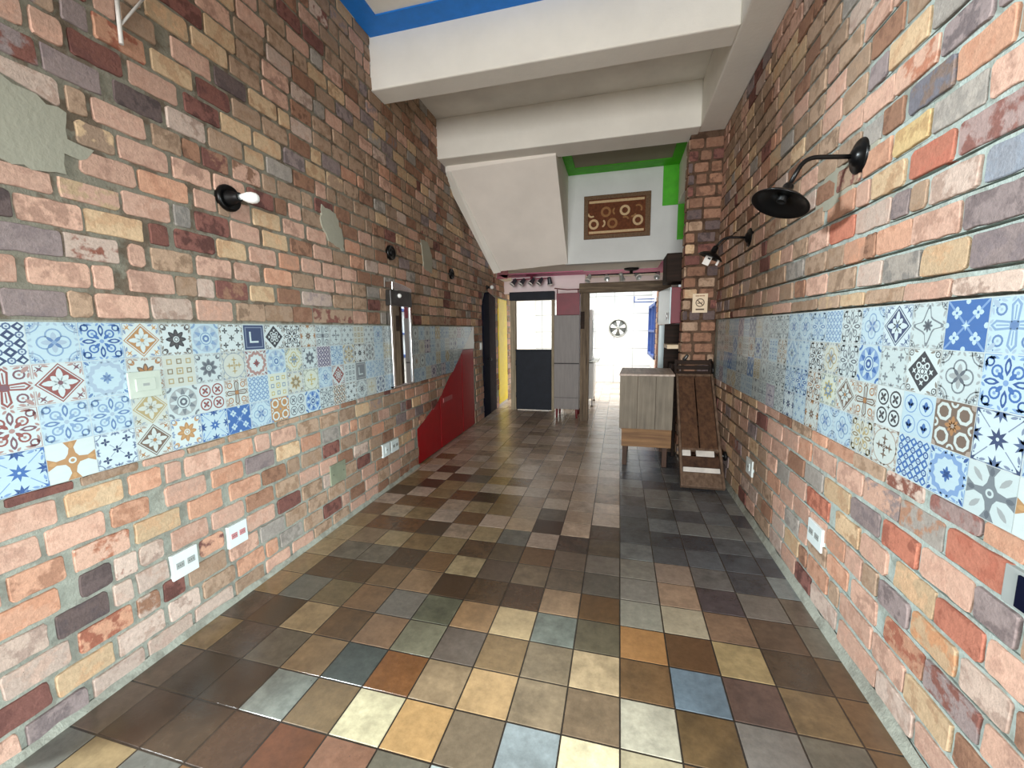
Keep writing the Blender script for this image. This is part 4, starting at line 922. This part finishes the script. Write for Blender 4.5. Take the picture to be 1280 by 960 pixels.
# ---- ceiling spot bars -------------------------------------------------------------
def spotbar(x, y, zc, spots, mb_base, mb_head, mb_rim, label, base_r, dirs):
    t = thing('spotlight_bar', (x, y, zc), label, 'ceiling light', 'spotlight bars under the low ceiling')
    mb = MB(); mb.lathe((x, y, zc), (0, 0, -1), [(0, -0.004), (base_r, -0.004), (base_r, 0.018), (base_r*0.85, 0.032), (base_r*0.25, 0.042), (base_r*0.2, 0.085), (0, 0.085)], 32); obj('ceiling_rose', mb, [mb_base], t)
    x0, x1 = min(s[0] for s in spots), max(s[0] for s in spots)
    zb = zc-0.085
    mb = MB(); mb.tube([(x0-0.03, y, zb), (x, y, zb), (x1+0.03, y, zb)], 0.011, 12); obj('bar', mb, [mb_base], t)
    for (sx, dz), d in zip(spots, dirs):
        d = Vector(d).normalized(); p = Vector((sx, y, zb-0.035))
        mb = MB(); mb.tube([(sx, y, zb), p-Vector((0, 0, 0.004))], 0.007, 8)
        mb.lathe(p-d*0.055, d, [(0, 0), (0.026, 0.0), (0.034, 0.02), (0.042, 0.10), (0.050, 0.13), (0.045, 0.13), (0.032, 0.11), (0, 0.105)], 22)
        h = obj('spot_head', mb, [mb_head], t)
        mb = MB(); mb.lathe(p-d*0.055, d, [(0.051, 0.118), (0.053, 0.128), (0.050, 0.140), (0.044, 0.138), (0.044, 0.120), (0.051, 0.118)], 22); obj('rim', mb, [mb_rim], h, label='pale rim')
    return t
lt = plain('spot_gunmetal', (66, 68, 74), 0.4, 0.3); sv = plain('spot_silver', (196, 200, 198), 0.28, 0.6)
spotbar(-1.60, 7.45, 2.54, [(-1.92, 0), (-1.76, 0), (-1.58, 0), (-1.43, 0), (-1.27, 0)], plain('rose_metal', (130, 52, 74), 0.5), lt, M_strip, 'spotlight bar with dark heads above the half door', 0.10,
        [(-0.55, -0.35, -0.8)]*4+[(0.1, 0.3, -0.9)])
spotbar(0.13, 7.30, 2.54, [(-0.56, 0), (-0.27, 0), (-0.03, 0), (0.22, 0), (0.55, 0)], M_blackmatt, sv, M_strip, 'spotlight bar with silver heads above the kitchen doorway', 0.12,
        [(-0.3, -0.5, -0.8), (0.1, -0.8, -0.5), (0.2, 0.6, -0.7), (0.35, -0.7, -0.5), (-0.2, -0.7, -0.6)])

# ---- timber frame of the kitchen doorway ------------------------------------------
t = thing('timber_frame', (-0.60, 6.96, 0.0), 'rough timber post and lintel framing the kitchen doorway', 'door frame')
mb = MB(); mb.box(-0.665, -0.525, 6.90, 7.02, 0.0, 2.130); obj('post', mb, [M_post], t, bevel=0.008)
mb = MB(); mb.box(-0.69, 0.72, 6.885, 7.03, 2.130, 2.285); obj('lintel', mb, [M_lint], t, bevel=0.010)
mb = MB(); mb.box(-0.662, -0.60, 6.893, 6.905, 1.55, 1.83); obj('hinge_block', mb, [M_darkwood], t, bevel=0.003)

# ---- tall grey cabinet left of the post ----------------------------------------------
t = thing('tall_cabinet', (-0.92, 7.18, 0.0), 'tall grey two door cabinet on dark red legs beside the timber post', 'cabinet')
x0, x1, y0, y1 = -1.125, -0.690, 7.02, 7.52
mb = MB(); mb.box(x0, x1, y0+0.022, y1, 0.165, 1.785); obj('body', mb, [M_fridge], t, bevel=0.004)
for nm, z0, z1 in (('drawer', 0.168, 0.366), ('door', 0.376, 0.955), ('door', 0.972, 1.780)):
    mb = MB(); mb.box(x0+0.003, x1-0.003, y0, y0+0.020, z0, z1); d = obj(nm, mb, [M_fridge], t, bevel=0.004)
mb = MB(); mb.box(x0+0.003, x1-0.003, y0+0.006, y0+0.024, 0.955, 0.972); obj('shadow_gap', mb, [M_blackmatt], t)
for sx in (x0+0.045, x1-0.045):
    for sy in (y0+0.06, y1-0.06):
        mb = MB(); mb.cyl((sx, sy, 0.0), (sx, sy, 0.167), 0.017, 0.026, 14); obj('leg', mb, [M_darkred], t, label='dark red leg')
mb = MB(); mb.box(-1.085, -0.695, 7.04, 7.44, 1.786, 2.150); obj('storage_box', mb, [M_magenta], None, bevel=0.004, label='magenta box standing on top of the tall grey cabinet', category='box')
t = thing('wire_rack', (-0.95, 7.2, 2.15), 'low wire rack lying on top of the magenta box', 'rack')
mb = MB(); mb.tube([(-1.12, 7.05, 2.235), (-0.9, 7.05, 2.205), (-0.70, 7.05, 2.205)], 0.009, 8); obj('rail', mb, [M_darkred], t)
for sx in (-1.07, -0.72):
    mb = MB(); mb.tube([(sx, 7.05, 2.150), (sx, 7.05, 2.215)], 0.009, 8); obj('post', mb, [M_darkred], t)

# ---- things in the kitchen -----------------------------------------------------------
t = thing('kitchen_cooker', (-0.78, 8.6, 0.0), 'white kitchen unit with a ledge and thin feet beyond the timber post', 'cooker')
mb = MB(); mb.box(-1.15, -0.520, 8.20, 9.05, 0.16, 0.88); obj('body', mb, [M_appl], t, bevel=0.008)
mb = MB(); mb.box(-1.17, -0.43, 8.18, 9.07, 0.895, 0.93); obj('ledge', mb, [M_steel], t, bevel=0.006)
mb = MB(); mb.box(-1.10, -0.560, 8.30, 8.95, 0.93, 1.92); obj('hood', mb, [M_appl], t, bevel=0.01)
mb = MB(); mb.box(-0.565, -0.550, 8.36, 8.90, 1.0, 1.72); obj('glass_door', mb, [M_glassdark], t, bevel=0.002)
for sy in (8.26, 8.98):
    for sx in (-1.10, -0.545):
        mb = MB(); mb.lathe((sx, sy, 0), (0, 0, 1), [(0, 0), (0.028, 0), (0.026, 0.012), (0.010, 0.022), (0.010, 0.16), (0, 0.16)], 12); obj('leg', mb, [M_darksteel], t)
# round extractor fan in the far wall
cx_, cz_ = -0.085, 1.56; o = Vector((cx_, 12.15, cz_)); dn = Vector((0, -1, 0))
t = thing('extractor_fan', tuple(o), 'round metal extractor fan in the far kitchen wall', 'fan')
mb = MB(); mb.lathe(o, dn, [(0.255, 0), (0.262, 0.012), (0.255, 0.035), (0.235, 0.040), (0.225, 0.030), (0.222, 0.0), (0.255, 0)], 40); obj('ring', mb, [M_steel], t)
mb = MB(); mb.lathe(o, dn, [(0, 0.002), (0.224, 0.002), (0.224, 0.006), (0, 0.006)], 32); obj('back_disc', mb, [plain('fan_grey', (112, 116, 112), 0.5)], t)
for k in range(5):
    a = 2*PI*k/5+PI/2; mb = MB(); pts = []
    for rr_, da, dz in ((0.045, -0.35, 0.012), (0.205, -0.30, 0.014), (0.212, 0.0, 0.022), (0.205, 0.26, 0.030), (0.045, 0.35, 0.026)):
        pts.append(o+Vector((math.cos(a+da)*rr_, -dz, math.sin(a+da)*rr_)))
    A = [mb.vert(p) for p in pts]; B = [mb.vert(p+Vector((0, 0.003, 0))) for p in pts]
    mb.face(A, 0); mb.face(B[::-1], 0)
    for i in range(5): mb.face((A[i], B[i], B[(i+1) % 5], A[(i+1) % 5]), 0)
    obj('blade', mb, [M_appl], t)
mb = MB(); mb.lathe(o, dn, [(0, 0.0), (0.05, 0.004), (0.05, 0.034), (0.035, 0.044), (0, 0.046)], 24); obj('hub', mb, [M_steel], t)
# blue framed window in the right kitchen wall, brick strip beside it
FK = Frame((0.80, 0, 0), (0, 1, 0), (-1, 0, 0))
w = thing('window_1', tuple(FK.P(10.6, 0.85, 0)), 'blue framed window in the right kitchen wall', 'window'); S2(w)
mb = MB()
for a, bq, c0, d in ((9.55, 9.63, 0.85, 2.12), (10.50, 10.56, 0.85, 2.12), (11.60, 11.70, 0.85, 2.12), (9.55, 11.70, 0.85, 0.93), (9.55, 11.70, 2.05, 2.12), (9.55, 11.70, 1.45, 1.50)): mb.prism([(a, c0), (bq, c0), (bq, d), (a, d)], FK, -0.01, 0.10)
obj('window_frame', mb, [M_bluepaint], w, bevel=0.006)
mb = MB(); mb.prism([(9.60, 0.90), (11.65, 0.90), (11.65, 2.08), (9.60, 2.08)], FK, 0.006, 0.012); obj('pane', mb, [M_glass2], w)
t = thing('bracket_shelf', (0.60, 11.2, 2.26), 'blue bracket shelf high on the right kitchen wall', 'bracket')
mb = MB()
for a, bq, c0, d in ((0.30, 0.80, 2.20, 2.225), (0.30, 0.325, 2.20, 2.36), (0.38, 0.80, 2.275, 2.295)): mb.box(a, bq, 11.2, 11.23, c0, d)
obj('rail', mb, [M_bluepaint], t)
mb = MB(); mb.prism([(9.02, 0), (9.40, 0), (9.40, 2.52), (9.02, 2.52)], FK, -0.01, 0.08, 1, lin((170, 130, 116)), lin((150, 110, 96)))
rr = random.Random(9); 
brick_face(mb, FK, 9.02, 9.40, [0.11*k for k in range(23)], {}, [None]*22, [], rr, 0.092, 0.075)
S2(obj('brick_strip', mb, [M_brick, M_mortar], label='narrow brick pier beside the blue kitchen window', category='pillar'))

# ---- wall cabinet and niche behind the pillar -----------------------------------------
t = thing('hanging_cabinet', (0.80, 5.9, 1.61), 'magenta sided wall cabinet with a pale blue door behind the pillar', 'cabinet')
mb = MB(); mb.hexa([(0.570, 5.46, 1.605), (1.00, 5.46, 1.605), (1.00, 6.84, 1.605), (0.556, 6.84, 1.605), (0.570, 5.46, 2.042), (1.00, 5.46, 2.042), (1.00, 6.84, 2.10), (0.556, 6.84, 2.10)]); obj('body', mb, [M_magenta], t, bevel=0.004)
mb = MB(); mb.hexa([(0.553, 5.455, 1.60), (0.569, 5.455, 1.60), (0.555, 6.84, 1.60), (0.539, 6.84, 1.60), (0.553, 5.455, 2.045), (0.569, 5.455, 2.045), (0.555, 6.84, 2.103), (0.539, 6.84, 2.103)]); d = obj('door', mb, [M_lightblue], t, bevel=0.003, label='pale blue door')
mb = MB(); mb.cyl((0.540, 5.60, 1.66), (0.540, 5.60, 1.74), 0.007, n=10); obj('handle', mb, [M_chrome], d)
t = thing('shelf_niche', (0.80, 5.7, 0.0), 'dark open shelf unit with one cream shelf under the magenta cabinet', 'shelf')
mb = MB(); mb.box(0.545, 1.00, 5.86, 5.89, 0.0, 1.597); mb.box(0.97, 1.00, 5.47, 5.86, 0.0, 1.597); obj('back_panel', mb, [M_darkwood], t, bevel=0.003)
mb = MB(); mb.box(0.540, 0.968, 5.45, 5.858, 1.290, 1.342); obj('shelf', mb, [M_shelf], t, bevel=0.004, label='cream shelf board')
mb = MB(); mb.box(0.600, 0.968, 5.47, 5.855, 0.0, 1.10); obj('lower_box', mb, [M_darkwood], t, bevel=0.004)
t = thing('utility_panel', (0.54, 6.22, 0.0), 'narrow pale panel standing between brick pier and shelf unit', 'panel')
mb = MB(); mb.box(0.502, 0.585, 6.20, 6.25, 0.0, 1.59); obj('panel', mb, [M_lightblue], t, bevel=0.006)
mb = MB(); mb.box(0.49, 0.60, 6.16, 6.29, 0.0, 0.05); obj('foot', mb, [M_plate2], t, bevel=0.006)
mb = MB(); mb.box(0.50, 0.90, 5.46, 5.90, 2.11, 2.45); o = obj('timber_stub', mb, [M_darkwood], None, bevel=0.012, label='dark timber block above the magenta wall cabinet', category='beam'); S2(o)

# ---- counter ------------------------------------------------------------------------------
t = thing('counter', (0.28, 5.1, 0.0), 'small grey boarded counter with a pale top on brown legs', 'counter')
ang = math.radians(-2.6)
def rot(x, y):                             # footprint turned slightly about its front left corner
    return (-0.021+x*math.cos(ang)-y*math.sin(ang), 4.68+x*math.sin(ang)*0.0+y)
def rbox(mb, x0, x1, y0, y1, z0, z1): mb.hexa([(*rot(*p), z) for z in (z0, z1) for p in ((x0, y0), (x1, y0), (x1, y1), (x0, y1))])
W_, D_ = 0.565, 0.72
mb = MB(); rbox(mb, -0.006, W_+0.008, -0.012, D_+0.02, 1.030, 1.052); obj('top', mb, [M_ctop], t, bevel=0.004, label='pale worn top')
for a, bq in ((0.002, 0.190), (0.193, 0.382), (0.385, 0.563)):
    mb = MB(); rbox(mb, a, bq, 0.0, 0.020, 0.436, 1.029); obj('front_board', mb, [M_counter], t, bevel=0.002)
mb = MB(); rbox(mb, 0.002, 0.022, 0.021, D_, 0.436, 1.029); obj('side_panel', mb, [M_counter], t, bevel=0.002)
mb = MB(); rbox(mb, 0.022, W_-0.022, D_-0.02, D_, 0.436, 1.029); obj('back_panel', mb, [M_counter], t, bevel=0.002)
mb = MB(); rbox(mb, 0.022, W_-0.022, 0.021, 0.030, 0.44, 1.028); obj('inner_frame', mb, [M_leg], t)
mb = MB(); rbox(mb, W_-0.022, W_-0.002, 0.021, D_, 0.436, 1.029); obj('side_panel', mb, [M_counter], t, bevel=0.002)
mb = MB(); rbox(mb, 0.030, W_-0.005, 0.012, 0.034, 0.228, 0.436); obj('apron', mb, [M_apron], t, bevel=0.003, label='brown front apron')
mb = MB(); rbox(mb, 0.024, W_-0.024, 0.035, D_-0.01, 0.415, 0.434); obj('bottom_board', mb, [M_apron], t)
for lx in (0.040, W_-0.095):
    for ly in (0.014, D_-0.07):
        mb = MB(); rbox(mb, lx, lx+0.052, ly+0.022, ly+0.066, 0.0, 0.43); obj('leg', mb, [M_leg], t, bevel=0.004, label='dark brown leg')

# ---- folded table leaning against the pillar -----------------------------------------------
t = thing('folded_table', (0.76, 4.06, 0.0), 'folded brown wooden table leaning back against the brick pillar', 'table')
p0 = Vector((0.565, 4.05, 0.0)); ax = Vector((0.040, 0.985, 0.985)).normalized(); sd = Vector((1, 0.0, 0.0)); nn = sd.cross(ax).normalized()
if nn.y > 0: nn = -nn
Lb, Wb = 1.385, 0.395
p0 = p0-nn*0.0+Vector((0, 0.03, 0.034))
def tb(mb, a, bq, c0, d, n0, n1):
    P = [p0+sd*x+ax*y+nn*n for n in (n0, n1) for x, y in ((a, c0), (bq, c0), (bq, d), (a, d))]
    mb.hexa(P)
    # keep faces outward
for a, bq in ((0.026, 0.192), (0.203, Wb-0.028)):
    mb = MB(); tb(mb, a, bq, 0.42, Lb-0.03, -0.012, 0.010); obj('plank', mb, [M_board], t, bevel=0.003)
for a in (0.0, Wb-0.024):
    mb = MB(); tb(mb, a, a+0.024, 0.0, Lb, -0.034, 0.020); obj('side_rail', mb, [M_rail], t, bevel=0.004)
mb = MB(); tb(mb, 0.024, Wb-0.024, Lb-0.03, Lb, -0.030, 0.018); obj('top_rail', mb, [M_rail], t, bevel=0.004)
mb = MB(); tb(mb, 0.024, Wb-0.024, 0.0, 0.150, -0.030, 0.016); obj('foot_board', mb, [M_rail], t, bevel=0.004)
mb = MB(); tb(mb, 0.030, Wb-0.030, 0.155, 0.205, -0.024, 0.012); obj('cross_strip', mb, [M_strip], t, bevel=0.003, label='worn white cross strip')
mb = MB(); tb(mb, 0.024, Wb-0.024, 0.210, 0.330, -0.030, 0.006); obj('inner_board', mb, [M_leg], t, bevel=0.003)
for a, bq in ((0.030, 0.110), (0.160, 0.330)):
    mb = MB(); tb(mb, a, bq, 0.335, 0.400, -0.024, 0.004); obj('worn_block', mb, [M_strip], t, bevel=0.004, label='worn white block')
mb = MB(); tb(mb, 0.024, Wb-0.024, 0.400, 0.425, -0.030, 0.004); obj('cross_rail', mb, [M_rail], t)
c = p0+sd*(Wb+0.032)+ax*0.36-nn*0.01
mb = MB(); mb.lathe(c-sd*0.016, sd, [(0, 0), (0.03, 0), (0.046, 0.006), (0.048, 0.016), (0.046, 0.026), (0.03, 0.032), (0, 0.032)], 24); w2 = obj('caster', mb, [M_blackmatt], t, label='black wheel')
mb = MB(); mb.cyl(c-sd*0.034, c+sd*0.024, 0.010, n=10); obj('axle', mb, [M_darksteel], w2)

# ---- dark folding chair behind it -----------------------------------------------------------
t = thing('folding_chair', (0.82, 5.16, 0.0), 'dark folded wooden chair standing between leaning table and pillar', 'chair')
for a in (0.600, 0.975):
    mb = MB(); mb.box(a, a+0.030, 5.155, 5.190, 0.0, 1.185); obj('upright', mb, [M_darkwood], t, bevel=0.004)
for k, z in enumerate((1.02, 1.085, 1.15)):
    mb = MB(); mb.box(0.626, 0.980, 5.150, 5.172, z-0.022, z+0.022); obj('slat', mb, [M_darkwood], t, bevel=0.004)
mb = MB(); mb.box(0.626, 0.980, 5.128, 5.150, 0.52, 0.96); obj('seat', mb, [M_darkwood], t, bevel=0.006)
mb = MB(); mb.tube([(1.000, 5.150, 0.93), (1.004, 5.10, 1.0), (1.006, 5.085, 1.06), (1.004, 5.10, 1.12), (1.000, 5.150, 1.16)], 0.011, 10); obj('arm_hoop', mb, [M_black], t, label='black metal hoop')
mb = MB(); mb.cyl((0.70, 5.16, 1.172), (0.74, 5.15, 1.235), 0.022, 0.016, 14); obj('knob', mb, [M_darksteel], t)

# ---- no smoking sign on the pillar -------------------------------------------------------------
t = thing('no_smoking_sign', (0.853, 5.20, 1.72), 'cream no smoking sign on the brick pillar', 'sign')
FS = Frame((0.853, 5.2, 1.827), (1, 0, 0), (0, -1, 0))
mb = MB(); mb.prism([(-0.081, -0.108), (0.081, -0.108), (0.081, 0.108), (-0.081, 0.108)], FS, -0.01, 0.004); obj('board', mb, [M_sign], t, bevel=0.002)
mb = MB(); mb.lathe(FS.P(0, 0.006, 0.004), FS.dn, [(0.038, 0.0), (0.038, 0.0012), (0.048, 0.0012), (0.048, 0.0), (0.038, 0.0)], 32, 0, False)
mb.obox(FS.P(0, 0.006, 0.0048), ((1, 0, -1), (1, 0, 1), (0, 1, 0)), (0.042, 0.005, 0.0006)); obj('ban_ring', mb, [M_signdark], t, label='crossed ring symbol')
mb = MB(); mb.obox(FS.P(-0.004, 0.0, 0.0046), ((1, 0, 0), (0, 0, 1), (0, 1, 0)), (0.026, 0.005, 0.0006)); mb.obox(FS.P(0.024, 0.012, 0.0046), ((1, 0, 0), (0, 0, 1), (0, 1, 0)), (0.003, 0.008, 0.0006)); obj('cigarette', mb, [M_signdark], t)
mb = MB()
for k, wd_ in ((-0.050, 0.010), (-0.036, 0.014), (-0.018, 0.009), (-0.004, 0.016), (0.016, 0.011), (0.031, 0.015)): mb.prism([(k, 0.077), (k+wd_, 0.077), (k+wd_, 0.089), (k, 0.089)], FS, 0.003, 0.0046)
obj('heading', mb, [plain('brown_print', (150, 104, 70), 0.6)], t)
mb = MB(); mb.prism([(-0.044, -0.079), (0.046, -0.079), (0.046, -0.062), (-0.044, -0.062)], FS, 0.003, 0.0046); obj('caption_bar', mb, [M_signdark], t)

# ---- batik picture ---------------------------------------------------------------------------------
t = thing('framed_picture', (-0.115, 6.5, 2.88), 'brown framed textile picture with pale rings on the upper wall', 'picture')
FP = Frame((-0.115, 6.5, 3.188), (1, 0, 0), (0, -1, 0)); w, h = 0.475, 0.308
mb = MB()
for a, bq, c0, d in ((-w, w, h-0.058, h), (-w, w, -h, -h+0.058), (-w, -w+0.062, -h+0.058, h-0.058), (w-0.075, w, -h+0.058, h-0.058)): mb.prism([(a, c0), (bq, c0), (bq, d), (a, d)], FP, 0.0, 0.030)
obj('frame', mb, [M_frame], t, bevel=0.004)
mb = MB(); mb.prism([(-w+0.06, -h+0.055), (w-0.07, -h+0.055), (w-0.07, h-0.055), (-w+0.06, h-0.055)], FP, 0.0, 0.018); obj('cloth', mb, [M_batik], t)
for v in (h-0.092, -h+0.092):
    mb = MB(); mb.prism([(-0.40, v-0.017), (0.385, v-0.017), (0.385, v+0.017), (-0.40, v+0.017)], FP, 0.017, 0.0195); obj('border_band', mb, [M_cream], t)
def ringp(u, v, r0, r1, k0, k1, mat, nm):
    mb = MB()
    for k in range(k0, k1):
        a0, a1 = 2*PI*k/20, 2*PI*(k+1)/20
        mb.prism([(u+r0*math.cos(a0), v+r0*math.sin(a0)), (u+r1*math.cos(a0), v+r1*math.sin(a0)), (u+r1*math.cos(a1), v+r1*math.sin(a1)), (u+r0*math.cos(a1), v+r0*math.sin(a1))], FP, 0.017, 0.020)
    obj(nm, mb, [mat], t)
for u, v, mt in ((-0.155, 0.068, M_tan), (0.115, 0.072, M_cream), (-0.33, -0.098, M_cream), (-0.06, -0.098, M_tan), (0.30, -0.078, M_cream)): ringp(u, v, 0.042, 0.074, 0, 20, mt, 'ring_motif')
for u, v, k0, k1, mt in ((-0.36, 0.06, 10, 17, M_cream), (0.0, 0.07, 7, 13, M_tan), (0.30, 0.08, -2, 7, M_tan), (-0.22, -0.09, -4, 3, M_cream), (0.12, -0.07, 1, 7, M_tan), (0.22, 0.03, 14, 19, M_tan)): ringp(u, v, 0.038, 0.062, k0, k1, mt, 'crescent_motif')

# ---- light and camera -------------------------------------------------------------------------------
wd = bpy.data.worlds.new('sky'); bpy.context.scene.world = wd; wd.use_nodes = True
bg = wd.node_tree.nodes['Background']; bg.inputs[0].default_value = (0.90, 0.96, 1.0, 1); bg.inputs[1].default_value = WORLD
def area(name, loc, target, sx, sy, power, col, spread=180):
    l = bpy.data.lights.new(name, 'AREA'); l.shape = 'RECTANGLE'; l.size = sx; l.size_y = sy; l.energy = power; l.color = col; l.spread = math.radians(spread)
    o = bpy.data.objects.new(name, l); C.objects.link(o); o.location = loc
    o.rotation_euler = (Vector(target)-Vector(loc)).to_track_quat('-Z', 'Y').to_euler(); return o
LIGHTS()
cam = bpy.data.cameras.new('camera'); co = bpy.data.objects.new('camera', cam); C.objects.link(co); bpy.context.scene.camera = co
cam.sensor_width = 36; cam.lens = 36*512.637/1280; cam.clip_start = 0.02
R_ = ((0.96759774, 0.25220933, -0.01204412), (0.02162894, -0.1303151, -0.99123668), (-0.25156867, 0.95885788, -0.13154761))
rt, dnv, fw = (Vector(r) for r in R_)
mw = Matrix((( rt.x, -dnv.x, -fw.x, -0.0339), (rt.y, -dnv.y, -fw.y, 0.0), (rt.z, -dnv.z, -fw.z, 1.5518), (0, 0, 0, 1)))
co.matrix_world = mw
sc = bpy.context.scene
sc.view_settings.view_transform = 'Standard'; sc.view_settings.look = 'None'; sc.view_settings.gamma = 1; sc.view_settings.use_curve_mapping = False
sc.view_settings.exposure = EXPO
sc.cycles.use_denoising = True; sc.cycles.max_bounces = 8; sc.cycles.diffuse_bounces = 5; sc.cycles.sample_clamp_indirect = 6
for o in bpy.data.objects:
    if '_w' in o: del o['_w']
